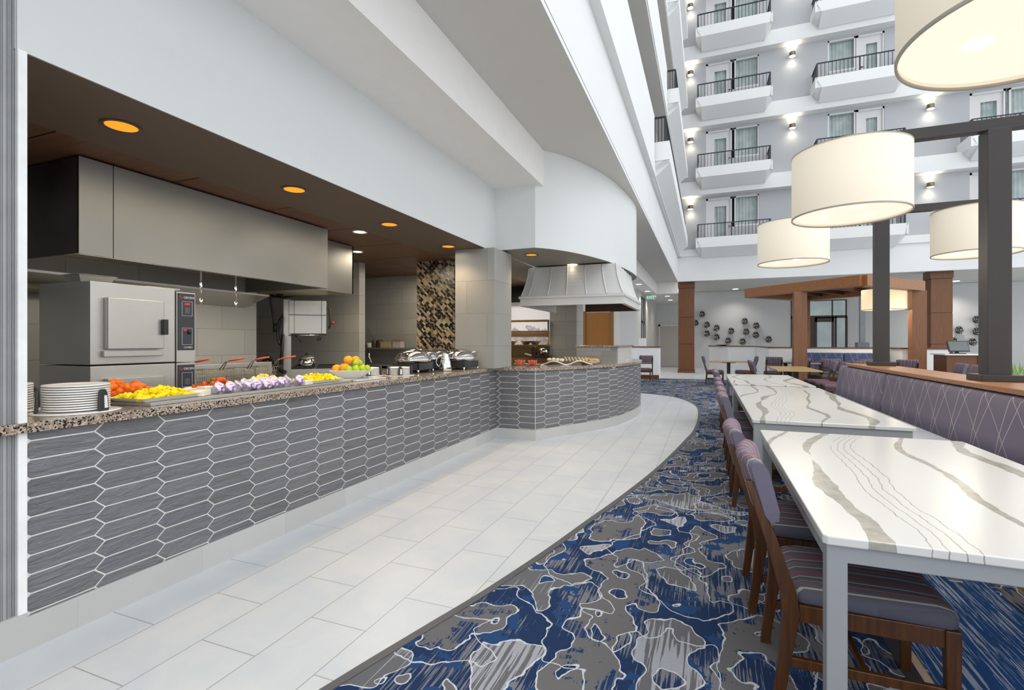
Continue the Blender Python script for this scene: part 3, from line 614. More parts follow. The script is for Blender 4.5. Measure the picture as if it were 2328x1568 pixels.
# ================================================================ BUFFET COUNTER
cc = [(-2.193, 6.443), (-1.944, 6.935), (-1.667, 7.446), (-1.40, 8.07), (-1.27, 8.75), (-1.205, 9.33), (-1.215, 9.95), (-1.33, 10.5), (-1.62, 10.95), (-2.1, 11.2)]
ccs = [(p.x, p.y) for p in smooth_curve([(x, y, 0) for x, y in cc], 8)]
counter = thing('buffet_counter', 'long buffet counter faced with grey elongated hexagon tiles', 'counter', (0, 0, 0))
def path_map(path):
    P = [Vector((x, y)) for x, y in path]; L = [0]
    for i in range(1, len(P)): L.append(L[-1] + (P[i] - P[i - 1]).length)
    def f(s, z, off):
        i = 0
        while i < len(P) - 2 and L[i + 1] < s: i += 1
        d = (P[i + 1] - P[i]).normalized(); p = P[i] + d * (s - L[i])
        # smoothed normal
        n = Vector((d.y, -d.x)); return (p.x + n.x * off, p.y + n.y * off, z)
    return f, L[-1]
def clip(poly, ax, val, keep_gt):
    out = []
    for i in range(len(poly)):
        a, b = poly[i], poly[(i + 1) % len(poly)]
        ia = (a[ax] >= val) if keep_gt else (a[ax] <= val); ib = (b[ax] >= val) if keep_gt else (b[ax] <= val)
        if ia: out.append(a)
        if ia != ib:
            t_ = (val - a[ax]) / (b[ax] - a[ax]); out.append((a[0] + (b[0] - a[0]) * t_, a[1] + (b[1] - a[1]) * t_))
    return out
def tiled_wall(path, z0, z1, s_off, name, z_off=0.0):
    f, L = path_map(path); m = MB(); PW, PH, tip, g_ = 0.2925, 0.0843, 0.021, 0.0034
    c0 = int((0 - s_off) / PW) - 1; c1 = int((L - s_off) / PW) + 2
    for c_ in range(c0, c1):
        for r_ in range(-1, 13):
            sc = s_off + c_ * PW; zc = 0.874 + z_off - 0.04215 - PH * (r_ - 1) + (0.04215 if c_ % 2 else 0)
            xa, xb = sc + g_, sc + PW - g_
            def hexa(ins):
                hh = PH / 2 - g_ - ins; return [(sc - tip + g_ + ins * 1.2, zc), (sc + tip + g_ + ins * .2, zc + hh), (sc + PW / 2, zc + hh), (sc + PW - tip - g_ - ins * .2, zc + hh), (sc + PW + tip - g_ - ins * 1.2, zc), (sc + PW - tip - g_ - ins * .2, zc - hh), (sc + PW / 2, zc - hh), (sc + tip + g_ + ins * .2, zc - hh)]
            A = hexa(0); B = hexa(0.003)
            for P_ in (0,):
                for ax, val, kg in ((0, 0.004, True), (0, L - 0.004, False), (1, z0, True), (1, z1, False)):
                    A = clip(A, ax, val, kg) if len(A) > 2 else A
                    B = clip(B, ax, val, kg) if len(B) > 2 else B
            if len(A) < 3 or len(B) < 3: continue
            if len(A) == len(B):
                m.loft([[f(s, z, 0.001) for s, z in A], [f(s, z, 0.0028) for s, z in A], [f(s, z, 0.004) for s, z in B]], True, False, False)
                b = len(m.v); m.v += [f(s, z, 0.004) for s, z in B]; m.f.append(list(range(b, b + len(B)))); m.sm.append(False); m.mi.append(0)
            else:
                b = len(m.v); m.v += [f(s, z, 0.0035) for s, z in A]; m.f.append(list(range(b, b + len(A)))); m.sm.append(False); m.mi.append(0)
    return m
# bodies (grout coloured core)
body = MB(); body.box(XW - 0.25, XW, 1.245, 6.443, 0.145, 0.955)

def inset(path, w_):
    out = []
    for i, p in enumerate(path):
        a = Vector(path[max(i - 1, 0)]); b = Vector(path[min(i + 1, len(path) - 1)]); d = (b - a).normalized(); out.append((p[0] - d.y * w_, p[1] + d.x * w_))
    return out
inn = inset(ccs, 0.55)
body.prism([(-2.79, 6.443)] + ccs + inn[::-1] + [(-2.79, 6.75)], 0.145, 0.955, True); ob = body.build('core', mt['grout'], counter)
md = ob.modifiers.new('es', 'EDGE_SPLIT'); md.split_angle = math.radians(35)
pa = [(XW, 1.245), (XW, 6.443)]
tiled_wall(pa, 0.148, 0.955, 1.528 - 1.245 - 0.0, 'tiles').build('tile_front', mt['picket'], counter)
tiled_wall([(XW, 6.443), (-2.193, 6.443)], 0.148, 0.955, 0.05, 'tiles').build('tile_return', mt['picket'], counter)
tiled_wall(ccs, 0.148, 0.955, 0.19, 'tiles').build('tile_curve', mt['picket'], counter)
b2 = MB(); b2.box(XW - 0.2, XW + 0.012, -0.6, 6.43, 0, 0.148); b2.box(XW - 0.2, XW + 0.012, -0.6, 1.245, 0.148, 0.169)
bb = b2.build('baseboard_left', mt['basetile']); st(bb, 'pale tile skirting under the buffet front')
b3 = MB(); k2 = [(x + 0.012, y - 0.0) for x, y in ccs]; b3.prism([(-2.79, 6.431)] + [(ccs[0][0] + 0.012, 6.431)] + k2[1:] + inn[::-1] + [(-2.79, 6.75)], 0, 0.148, True)
o = b3.build('baseboard_curve', mt['basetile']); st(o, 'pale tile skirting under the curved counter'); md = o.modifiers.new('es', 'EDGE_SPLIT'); md.split_angle = math.radians(35)
# granite top: one continuous slab
top = MB(); ov = 0.035
outer = [(XW + ov, 1.10), (XW + ov, 6.36), (XW + ov + 0.05, 6.41), (-2.24, 6.41), (-2.17, 6.44)] + [(x + ov * 0.92, y - ov * 0.35) for x, y in ccs[2:]]
slab = outer + inset(ccs, 0.62)[::-1][:-4] + [(-2.95, 6.9), (-3.62, 6.9), (-3.62, 1.243), (XW + 0.003, 1.243), (XW + 0.003, 1.10)]
top.prism(slab, 0.957, 1.0, False); o = top.build('countertop', mt['granite'], bevel=0.012, seg=3); tag(o, 'speckled brown granite countertop running along the buffet', 'countertop')
# counter rear body
bm = MB(); bm.box(-3.6, XW - 0.25, 1.3, 6.04, 0.0, 0.955); bm.build('rear_cabinet', mt['steel'], counter)

# stone clad upstand on the island
bm = MB(); bm.box(-2.08, -1.40, 8.30, 8.42, 1.0, 1.27); lw = bm.build('stone_upstand', mt['ledgerx']); tag(lw, 'low grey ledger stone upstand on the curved counter', 'half wall')
bm = MB(); bm.box(-1.52, -1.40, 8.42, 10.1, 1.0, 1.27); bm.build('side_cladding', mt['ledgery'], lw)
bm = MB(); bm.box(-2.1, -1.37, 8.28, 8.45, 1.27, 1.30); bm.box(-1.55, -1.37, 8.45, 10.13, 1.27, 1.30); bm.build('granite_cap', mt['granite'], lw, bevel=0.006)

# ================================================================ CARVING HOOD
hood = thing('carving_hood', 'flared pale metal hood with standing seams above the curved counter', 'extractor hood', (0, 0, 0))
def hr(z):
    k = max(0, min(1, (2.62 - z) / 0.5)); fl = 0.19 * k ** 1.7
    return [(-2.84 - fl * 0.35, 8.0 - fl), (-1.36 + fl * 0.75, 8.0 - fl), (-1.36 + fl * 0.75, 9.75), (-2.84 - fl * 0.35, 9.75)]
zs = [2.62 - 0.5 * i / 8 for i in range(9)]
m = MB(); m.loft([[(x, y, z) for x, y in hr(z)] for z in zs], True, True, False); m.build('shell', mt['zinc'], hood)
m = MB()
def edge_pt(z, f_, face):
    q = hr(z)
    if face == 0: return (q[0][0] + (q[1][0] - q[0][0]) * f_, q[0][1] - 0.004, z)
    return (q[1][0] + 0.004, q[1][1] + (q[2][1] - q[1][1]) * f_, z)
for f_ in (0.0, 0.075, 0.27, 0.46, 0.655, 0.85, 1.0): m.tube([edge_pt(z, f_, 0) for z in zs], 0.011, 6)
for f_ in (0.1, 0.25, 0.4, 0.55, 0.7, 0.85): m.tube([edge_pt(z, f_, 1) for z in zs], 0.011, 6)
m.build('seam', mt['zinc'], hood)
q = hr(2.12); x0, x1, y0, y1 = q[0][0], q[1][0], q[0][1], 9.78
def lip(pth, cl):
    for pr in ([(0.035, 2.075), (0.035, 2.115), (-0.03, 2.115), (-0.03, 2.075)], [(0.015, 1.985), (0.015, 2.08), (-0.03, 2.08), (-0.03, 1.985)], [(0.03, 1.955), (0.03, 1.99), (-0.035, 1.99), (-0.035, 1.955)]):
        m_ = MB(); rings = []
        for k, (x, y) in enumerate(pth):
            sx_ = -1 if x < -2 else 1; sy_ = -1
            rings.append([(x + sx_ * o_, (y + sy_ * o_) if y < 9 else y, z) for o_, z in pr])
        m_.loft(rings, True, True, False); yield m_
ml = MB()
for q_ in lip([(x0, y1), (x0, y0), (x1, y0), (x1, y1)], 1):
    b_ = len(ml.v); ml.v += q_.v; ml.f += [[i + b_ for i in f] for f in q_.f]; ml.sm += q_.sm; ml.mi += q_.mi
ml.build('lip', mt['zinc'], hood)
m = MB(); m.box(-2.25, x1 - 0.03, 9.68, 9.74, 1.95, 2.12); m.build('rear_board', mt['darkwood'], hood)
m = MB(); m.box(-2.7, -1.7, 8.5, 9.7, 2.62, 2.65); m.build('ceiling_collar', mt['black'], hood)

# ================================================================ KITCHEN HOODS
kh = thing('kitchen_hood', 'long stainless steel exhaust hood over the cooking line', 'extractor hood', (0, 0, 0))
m = MB(); m.box(-4.06, -4.04, 2.31, 4.508, 1.967, 2.64); m.build('front_panel', mt['hoodsteel'], kh)
m = MB(); m.box(-4.06, -4.041, 2.095, 2.305, 1.967, 2.64); m.build('corner_panel', mt['hoodsteel'], kh)
m = MB(); m.box(-5.3, -4.05, 2.095, 2.11, 1.967, 2.64); m.build('end_panel', flat('shaded_end_panel', (0.035, 0.03, 0.027), 0.35, 0.3, var=0.5, sc=2), kh)  # shadow on the hood's end face put into this dark colour
m = MB(); m.box(-5.3, -4.05, 4.49, 4.508, 1.967, 2.64); m.build('far_end_panel', mt['hoodsteel'], kh)
m = MB(); m.loft([[(-4.06, 2.11, 1.968), (-4.06, 4.49, 1.968), (-4.10, 4.49, 1.968), (-4.10, 2.11, 1.968)], [(-4.12, 2.13, 2.02), (-4.12, 4.47, 2.02), (-4.15, 4.47, 2.02), (-4.15, 2.13, 2.02)]], True, True, False)
m.loft([[(-4.12, 2.12, 2.0), (-4.12, 4.48, 2.0), (-5.28, 4.48, 2.35), (-5.28, 2.12, 2.35)], [(-4.12, 2.12, 2.03), (-4.12, 4.48, 2.03), (-5.28, 4.48, 2.38), (-5.28, 2.12, 2.38)]], True, True, False)
m.loft([[(-4.9, 1.0, 1.90), (-4.9, 4.48, 1.90), (-5.28, 4.48, 1.78), (-5.28, 1.0, 1.78)], [(-4.9, 1.0, 1.92), (-4.9, 4.48, 1.92), (-5.28, 4.48, 1.80), (-5.28, 1.0, 1.80)]], True, True, False)
m.build('underside_baffle', mt['steel'], kh)
m = MB(); m.tube([(-5.12, 0.3, 1.80), (-5.12, 3.3, 1.80)], 0.045, 10); m.tube([(-5.12, 1.25, 1.80), (-5.12, 1.29, 1.80)], 0.055, 10); o = m.build('drain_pipe', flat('olivepipe', (0.10, 0.10, 0.06), 0.5)); tag(o, 'dark horizontal pipe below the exhaust hood', 'pipe')
proto = None
for (u, v), lab in zip([(457, 620), (536, 640)], ['slim metal nozzle hanging from the hood edge, left one', 'slim metal nozzle hanging from the hood edge, right one']):
    p = PX(u, v, -4.25)
    if proto is None:
        proto = thing('fire_nozzle', lab, 'nozzle', (p.x, p.y, 2.0), 0, 'nozzles under the exhaust hood')
        m = MB(); m.tube([(0, 0, 0), (0, 0, -0.26)], 0.009, 8); m.build('drop_pipe', mt['chrome'], proto)
        m = MB(); m.tube([(0, 0, -0.26), (0, 0, -0.31)], [0.013, 0.008], 8); m.build('tip', mt['chrome'], proto)
    else: dup(proto, (p.x, p.y, 2.0), None, lab)
kh2 = thing('kitchen_hood', 'second shorter stainless hood behind the far end of the long one, over the range', 'extractor hood', (0, 0, 0))
m = MB(); m.box(-4.47, -4.45, 4.52, 5.45, 2.0, 2.64); m.build('front_panel', mt['hoodsteel'], kh2)
m = MB(); m.box(-6.6, -4.45, 5.43, 5.45, 2.0, 2.64); m.build('end_panel', mt['hoodsteel'], kh2)
m = MB(); m.loft([[(-4.47, 4.52, 2.0), (-4.47, 5.44, 2.0), (-6.6, 5.44, 2.02), (-6.6, 4.52, 2.02)], [(-4.47, 4.52, 2.03), (-4.47, 5.44, 2.03), (-6.6, 5.44, 2.05), (-6.6, 4.52, 2.05)]], True, True, False); m.build('underside_baffle', flat('warmsteel', (0.42, 0.36, 0.20), 0.35, 0.6), kh2)
# kitchen fill lights: one under the long hood, others added below the ceilings
for (x, y, z, e, sx, sy) in ((-4.5, 3.3, 1.90, 7, 0.3, 2.0), (-4.2, 5.9, 2.6, 9, 0.6, 0.4), (-4.7, 7.6, 2.6, 8, 0.6, 0.6), (-4.1, 9.7, 2.55, 7, 0.6, 0.6), (-3.3, 2.6, 2.58, 4, 0.5, 2.0), (-3.3, 5.0, 2.58, 4, 0.5, 2.0)):
    ld = bpy.data.lights.new('kitchen_fill_light', 'AREA'); ld.shape = 'RECTANGLE'; ld.size = sx; ld.size_y = sy; ld.energy = e; ld.color = (1, 0.90, 0.72)
    lo = bpy.data.objects.new('kitchen_fill_light', ld); COL.objects.link(lo); lo.location = (x, y, z)

# ================================================================ STEAM OVEN
ov_ = thing('steam_oven', 'double stack stainless steam oven with a square door and dark control panels', 'oven', (-4.04, 2.161, 0))
W = 0.767; ZS = 1.185; ZT = 1.785
m = MB(); m.box(-0.62, 0, 0, 0.60, ZS + 0.004, ZT); m.build('upper_body', mt['steel'], ov_, bevel=0.006)
m = MB(); m.box(-0.62, 0, 0, 0.60, 0.45, ZS - 0.004); m.build('lower_body', mt['steel'], ov_, bevel=0.006)
m = MB(); m.box(-0.55, 0.003, 0.608, W, ZS + 0.004, ZT - 0.02); m.box(-0.55, 0.003, 0.608, W, 0.45, ZS - 0.004); m.build('control_column', mt['steel'], ov_)
def oy(u): return PX(u, 700, -4.0).y - 2.161
m = MB(); m.box(0.0, 0.05, oy(244), oy(372), 1.30, 1.675); m.build('door', mt['steel'], ov_, bevel=0.006)
m = MB(); m.box(0.0, 0.035, oy(238), oy(372), 1.245, 1.29); m.build('drip_tray', mt['steel'], ov_, bevel=0.004)
m = MB(); m.box(0.05, 0.085, oy(364), oy(375), 1.41, 1.53); m.build('door_handle', mt['black'], ov_, bevel=0.005)
m = MB(); m.box(0.0, 0.05, oy(244), oy(372), 0.70, 1.09); m.build('lower_door', mt['steel'], ov_, bevel=0.006)
nv = flat('panel_navy', (0.035, 0.04, 0.055), 0.4); red = emit('led_red', (1, 0.05, 0.05), 0.16, (0.5, 0.02, 0.02)); whi = flat('lettering', (0.75, 0.75, 0.75), 0.5); orr = flat('logo_red', (0.75, 0.08, 0.03), 0.5)
for (z0, z1, hot) in ((1.285, 1.755, 1), (0.72, 1.165, 0)):
    m = MB(); m.box(0.003, 0.008, 0.617, W - 0.008, z0, z1); pn = m.build('control_panel', nv, ov_)
    def rect(y0, y1, a, b, mat, nm, th=0.0035):
        q = MB()
        if nm == 'outline':
            e_ = 0.0018; q.box(0.008, 0.0095, y0, y1, a, a + e_); q.box(0.008, 0.0095, y0, y1, b - e_, b); q.box(0.008, 0.0095, y0, y0 + e_, a, b); q.box(0.008, 0.0095, y1 - e_, y1, a, b)
        else: q.box(0.008, 0.0105, y0, y1, a, b)
        return q.build(nm, mat, pn)
    rect(0.650, 0.738, z1 - 0.185, z1 - 0.065, whi, 'outline'); 
    if hot:
        rect(0.672, 0.716, z1 - 0.095, z1 - 0.078, red, 'display'); rect(0.650, 0.738, z0 + 0.045, z0 + 0.185, whi, 'outline'); rect(0.662, 0.69, z0 + 0.162, z0 + 0.174, red, 'display')
        q = MB(); q.lathe([(0.016, 0), (0.014, 0.014), (0, 0.015)], (0, 0, 0), 14); k = q.build('knob', mt['black'], pn, loc=(0.008, 0.712, z0 + 0.15)); k.rotation_euler = (0, PI / 2, 0)
    rect(0.672, 0.716, z1 - 0.165, z1 - 0.115, flat('keypad', (0.09, 0.095, 0.11), 0.5), 'keypad')
    def text(s_, y, z, size, mat, nm):
        cu = bpy.data.curves.new(nm, 'FONT'); cu.body = s_; cu.size = size; cu.align_x = 'LEFT'; cu.extrude = 0.0006
        o = bpy.data.objects.new(nm, cu); COL.objects.link(o); bpy.context.view_layer.update()
        me = bpy.data.meshes.new_from_object(o.evaluated_get(bpy.context.evaluated_depsgraph_get())); bpy.data.objects.remove(o)
        me.materials.clear(); me.materials.append(mat)
        o = bpy.data.objects.new(nm, me); COL.objects.link(o); o.parent = pn; o.location = (0.0095, y, z); o.rotation_euler = (PI / 2, 0, PI / 2); return o
    text('GROEN', 0.664, z1 - 0.042, 0.026, whi, 'lettering')
    q = MB(); q.tube([(0.010, 0.641 + 0.011 * math.sin(a), z1 - 0.033 + 0.011 * math.cos(a)) for a in [0.9 + 5.2 * i / 14 for i in range(15)]], 0.0028, 6); q.build('logo_ring', orr, pn)
    if hot: text('COMBO', 0.665, z0 + 0.017, 0.02, whi, 'lettering')
m = MB(); pv = [(-0.36, 0.02), (-0.06, 0.02), (-0.06, 0.36), (-0.36, 0.36)]
def pan(m, x0, x1, y0, y1, z0, h, fl=0.025, wall=0.006):
    m.loft([[(x0 + fl, y0 + fl, z0), (x1 - fl, y0 + fl, z0), (x1 - fl, y1 - fl, z0), (x0 + fl, y1 - fl, z0)], [(x0, y0, z0 + h), (x1, y0, z0 + h), (x1, y1, z0 + h), (x0, y1, z0 + h)],
            [(x0 - 0.012, y0 - 0.012, z0 + h), (x1 + 0.012, y0 - 0.012, z0 + h), (x1 + 0.012, y1 + 0.012, z0 + h), (x0 - 0.012, y1 + 0.012, z0 + h)],
            [(x0 - 0.012, y0 - 0.012, z0 + h + 0.004), (x1 + 0.012, y0 - 0.012, z0 + h + 0.004), (x1 + 0.012, y1 + 0.012, z0 + h + 0.004), (x0 - 0.012, y1 + 0.012, z0 + h + 0.004)],
            [(x0 + wall, y0 + wall, z0 + h + 0.004), (x1 - wall, y0 + wall, z0 + h + 0.004), (x1 - wall, y1 - wall, z0 + h + 0.004), (x0 + wall, y1 - wall, z0 + h + 0.004)],
            [(x0 + fl + wall, y0 + fl + wall, z0 + wall), (x1 - fl - wall, y0 + fl + wall, z0 + wall), (x1 - fl - wall, y1 - fl - wall, z0 + wall), (x0 + fl + wall, y1 - fl - wall, z0 + wall)]], True, True, False)
m = MB(); pan(m, -4.52, -4.32, 2.24, 2.48, 1.786, 0.07); o = m.build('steam_pan', mt['steel'], bevel=0.003); tag(o, 'shallow stainless pan lying on top of the steam oven', 'pan')
m = MB(); m.box(-4.4, -4.12, 2.60, 2.86, 1.786, 1.798); o = m.build('flat_lid', mt['steel'], bevel=0.003); tag(o, 'flat stainless lid on top of the oven, right of the pan', 'lid')

# ================================================================ FRYER
fr = thing('deep_fryer', 'stainless fryer bank between the oven and the range', 'fryer', (-4.9, 3.0, 0))
m = MB(); m.box(0, 0.75, 0.0, 1.45, 0.1, 0.90); m.box(0, 0.08, 0, 1.45, 0.9, 1.12); m.build('body', mt['steel'], fr, bevel=0.006)
m = MB(); m.box(0.12, 0.66, 0.06, 0.68, 0.90, 0.91); m.box(0.12, 0.66, 0.78, 1.4, 0.90, 0.91); m.build('oil_well', flat('oil', (0.06, 0.045, 0.01), 0.15), fr)
m = MB(); m.box(0.70, 0.80, 0.02, 0.66, 0.93, 0.965); m.box(0.70, 0.80, 0.78, 1.42, 0.93, 0.965); m.build('drip_ledge', mt['steel'], fr, bevel=0.01)
basket_labels = ['wire fryer basket with orange handle, nearest the oven', 'wire fryer basket with orange handle, second from the oven', 'wire fryer basket with orange handle, third from the oven', 'wire fryer basket with orange handle, nearest the range']
wire = flat('basket_wire', (0.35, 0.32, 0.24), 0.35, 0.7); oh = flat('orange_grip', (0.80, 0.13, 0.05), 0.4)
p0 = None
for i, (y, lab) in enumerate(zip((3.15, 3.45, 3.80, 4.08), basket_labels)):
    if p0 is None:
        p0 = thing('fryer_basket', lab, 'basket', (-4.6, y, 0.92), 0, 'fryer baskets'); m = MB(); bw, bl, bh = 0.085, 0.16, 0.16
        for z in (0, 0.04, 0.08, 0.12, bh):
            fct = 0.85 + 0.15 * z / bh
            for a_, b_ in (((-bl, -bw), (bl, -bw)), ((bl, -bw), (bl, bw)), ((bl, bw), (-bl, bw)), ((-bl, bw), (-bl, -bw))): m.tube([(a_[0] * fct, a_[1] * fct, z), (b_[0] * fct, b_[1] * fct, z)], 0.0035 if z in (0, bh) else 0.0018, 5)
        for i_ in range(13):
            x = -bl + 2 * bl * i_ / 12
            for s_ in (-1, 1): m.tube([(x * .85, s_ * bw * .85, 0), (x, s_ * bw, bh)], 0.0016, 4)
        for i_ in range(6):
            y_ = -bw + 2 * bw * i_ / 5
            for s_ in (-1, 1): m.tube([(s_ * bl * .85, y_ * .85, 0), (s_ * bl, y_, bh)], 0.0016, 4)
        m.build('wire_cage', wire, p0)
        m = MB(); m.tube([(bl, -0.02, bh), (bl + 0.06, -0.01, bh + 0.08), (bl + 0.10, 0, bh + 0.09)], 0.005, 6); m.tube([(bl, 0.02, bh), (bl + 0.06, 0.01, bh + 0.08), (bl + 0.10, 0, bh + 0.09)], 0.005, 6); m.build('bracket', wire, p0)
        m = MB(); m.tube([(bl + 0.09, 0, bh + 0.09), (bl + 0.15, 0.0, bh + 0.10), (bl + 0.28, 0, bh + 0.12)], [0.008, 0.011, 0.009], 8); m.build('grip', oh, p0)
    else: dup(p0, (-4.6 + 0.02 * (i % 2), y, 0.92), 0.12 * (i % 2), lab)
# ================================================================ RANGE AND SALAMANDER
rg = thing('gas_range', 'stainless gas range with a tall side post and black burner grates', 'range', (-5.525, 5.30, 0), 0.72)
xa = 0.02; xb = 0.40
m = MB(); m.box(xa, xb + 0.35, 0, 0.75, 0.1, 0.97); m.build('body', mt['steel'], rg, bevel=0.006)
m = MB(); m.box(xa - 0.02, xa + 0.075, -0.02, 0.10, 0.1, 1.95); m.build('side_post', mt['steel'], rg)
m = MB()
for i in range(2):
    for j in range(2):
        cx_, cy_ = xa + 0.24 + i * 0.30, 0.2 + j * 0.32
        m.lathe([(0.05, 0), (0.05, 0.02), (0, 0.02)], (cx_, cy_, 0.97), 10)
        for a_ in range(4): m.box(-0.12, 0.12, -0.008, 0.008, 0.99, 1.01, Matrix.Translation((cx_, cy_, 0)) @ Matrix.Rotation(a_ * PI / 4, 4, 'Z'))
        for s_ in (-1, 1): m.box(cx_ - 0.125, cx_ + 0.125, cy_ + s_ * 0.13 - 0.008, cy_ + s_ * 0.13 + 0.008, 0.975, 1.012); m.box(cx_ + s_ * 0.12 - 0.008, cx_ + s_ * 0.12 + 0.008, cy_ - 0.13, cy_ + 0.13, 0.975, 1.012)
m.build('burner_grate', mt['black'], rg)
sal = thing('salamander_grill', 'boxy stainless salamander grill on the post above the range', 'grill', (-5.525 + 0.05 + 0.04, 5.30 + 0.045 - 0.045, 1.47), 0.72)
sw_ = 0.49
m = MB(); m.box(0, sw_, 0.01, 0.5, 0.0, 0.47); m.build('body', mt['steel'], sal, bevel=0.006)
m = MB(); m.box(0.0, sw_, 0.0, 0.012, 0.262, 0.27); m.box(0.07, 0.074, 0, 0.011, 0, 0.47); m.box(sw_ - 0.06, sw_ - 0.056, 0, 0.011, 0, 0.47); m.box(0.05, sw_, -0.005, 0.3, -0.015, 0.003); m.build('seam', mt['black'], sal)
m = MB(); m.tube([(0, -0.03, -0.02), (sw_ - 0.1, -0.03, -0.02)], 0.007, 6); m.build('pull_bar', mt['chrome'], sal)
m = MB(); m.tube([(sw_ + 0.02, 0.1, 0.38), (sw_ + 0.05, 0.1, 0.36), (sw_ + 0.05, 0.1, 0.12), (sw_ + 0.03, 0.1, 0.08)], 0.014, 8); m.build('gas_valve', mt['black'], sal)
m = MB(); m.ball((sw_ + 0.09, 0.08, 0.16), 0.024); m.build('red_knob', flat('redknob', (0.45, 0.01, 0.015), 0.4), sal)
m = MB(); m.tube([(0.06, -0.02, -0.02), (0.12, -0.03, -0.04), (0.16, -0.03, -0.12)], 0.010, 6); m.tube([(sw_ - 0.08, 0, -0.02), (sw_ - 0.12, 0, -0.1)], 0.008, 6); m.tube([(sw_ - 0.05, 0, -0.02), (sw_ - 0.09, 0, -0.1)], 0.008, 6); m.build('lever', mt['black'], sal)
pq = lambda u, v: PY(u, v, 5.15)
m = MB(); m.tube([pq(664, 674), pq(640, 676), pq(617, 672), pq(615, 680), pq(620, 715), pq(626, 752)], [0.012, 0.014, 0.02, 0.016, 0.014, 0.018], 8); m.tube([pq(626, 735), pq(625, 755)], 0.03, 8); m.tube([pq(632, 670), pq(640, 668)], 0.03, 8)
tag(m.build('spray_arm', mt['black']), 'black jointed arm hanging left of the salamander grill', 'arm')
m = MB(); m.tube(smooth_curve([pq(643, 715), pq(632, 735), pq(630, 760), pq(634, 780), pq(640, 783), pq(636, 765), pq(636, 745), pq(643, 722)], 5), 0.012, 8)
tag(m.build('hose_loop', mt['black']), 'thin black hose looping beside the salamander grill', 'hose')
m = MB(); m.tube([pq(643, 760), pq(641, 800), pq(639, 828)], 0.022, 8); tag(m.build('gas_hose', mt['black']), 'straight thick black hose down the left of the range post', 'hose')
m = MB(); m.tube(smooth_curve([pq(602, 838), pq(602, 818), pq(610, 812), pq(620, 822), pq(632, 838), pq(648, 846)], 5), 0.03, 8); tag(m.build('drain_hose', mt['black']), 'fat arched dark hose low between fryer and range', 'hose')
pot = thing('cooking_pot', 'small glass sided pot with a domed lid on the gas range', 'pot', (-5.40, 5.60, 1.012))
m = MB(); m.lathe([(0.10, 0), (0.115, 0.02), (0.11, 0.10), (0.105, 0.10), (0.10, 0.01)], (0, 0, 0), 20, True); m.build('bowl', mt['chrome'], pot)
m = MB(); m.lathe([(0.115, 0.10), (0.10, 0.125), (0.05, 0.15), (0, 0.155)], (0, 0, 0), 20); m.build('lid', mt['steel'], pot); m = MB(); m.ball((0, 0, 0.17), 0.02); m.build('lid_knob', mt['black'], pot)
# back work table with utensils (seen left of the mosaic)
wt_ = thing('work_table', 'stainless work table with a lower shelf against the rear tile wall', 'work table', (-6.4, 7.5, 0))
m = MB(); m.box(0, 2.2, 0, 0.7, 0.88, 0.92); m.box(0, 2.2, 0, 0.03, 0.5, 0.92); m.build('table_top', mt['steel'], wt_); m = MB(); m.box(0, 2.2, 0.45, 0.72, 1.22, 1.25); m.box(0, 2.2, 0.70, 0.73, 0.9, 1.25); m.build('over_shelf', mt['steel'], wt_)
for x in (0.05, 2.1): m = MB(); m.box(x, x + 0.05, 0.1, 0.15, 0, 0.88); m.build('leg', mt['steel'], wt_)
def PYz(u, Y, z): p = PY(u, 778, Y); return Vector((p.x, Y, z))
# seats of the shelf items
for nm, lab, cat, u, r, h, mat in (('squeeze_jar', 'small white jar at the left end of the rear shelf', 'jar', 824, 0.04, 0.13, 'porcelain'), ('spice_tin', 'small dark red tin on the rear shelf', 'tin', 829, 0.035, 0.06, 'redt'), ('white_tub', 'white tub on the rear shelf left of the dark canisters', 'tub', 842, 0.07, 0.09, 'porcelain'),
        ('canister', 'dark olive canister on the rear shelf, left of the pair', 'canister', 852, 0.06, 0.14, 'olivec'), ('canister', 'dark olive canister on the rear shelf, right of the pair', 'canister', 864, 0.065, 0.15, 'olivec'), ('storage_box', 'pale yellow container on the rear shelf', 'container', 882, 0.12, 0.11, 'yel')):
    if 'redt' not in mt: mt['redt'] = flat('redtin', (0.25, 0.03, 0.03), 0.4); mt['olivec'] = flat('olivecan', (0.08, 0.06, 0.03), 0.4); mt['yel'] = flat('yellowbox', (0.45, 0.36, 0.18), 0.5)
    m = MB()
    if nm == 'storage_box': m.box(-r, r, -0.08, 0.08, 0, h)
    else: m.lathe([(r * .9, 0), (r, 0.01), (r, h * .9), (r * .8, h), (0, h)], (0, 0, 0), 16)
    tag(m.build(nm, mt[mat], loc=PYz(u, 8.05, 1.25), bevel=0.003), lab, cat)
m = MB(); m.box(-0.09, 0.09, -0.07, 0.07, 0, 0.13); tb = m.build('storage_tub', flat('cleartub', (0.45, 0.42, 0.40), 0.3), loc=PYz(906, 8.05, 1.25)); tag(tb, 'clear tub with a red lid at the right end of the rear shelf', 'tub'); m = MB(); m.box(-0.1, 0.1, -0.08, 0.08, 0.13, 0.145); m.build('lid', mt['redknob'] if 'redknob' in mt else flat('redlid', (0.6, 0.05, 0.04), 0.4), tb)
m = MB(); m.tube([PYz(853, 8.05, 1.40), PYz(836, 8.02, 1.62)], 0.008, 6); m.tube([PYz(850, 8.05, 1.40), PYz(839, 8.02, 1.62)], 0.006, 6); tag(m.build('utensil', flat('woodspoon', (0.3, 0.2, 0.1), 0.6)), 'pair of slanted spoons standing in the left canister', 'utensils')
m = MB(); m.tube([PYz(838, 7.45, 1.22), PYz(839, 7.42, 1.08), PYz(845, 7.42, 0.98)], [0.015, 0.02, 0.012], 6); tag(m.build('ladle', mt['chrome']), 'steel ladle hanging in front of the work table', 'ladle')
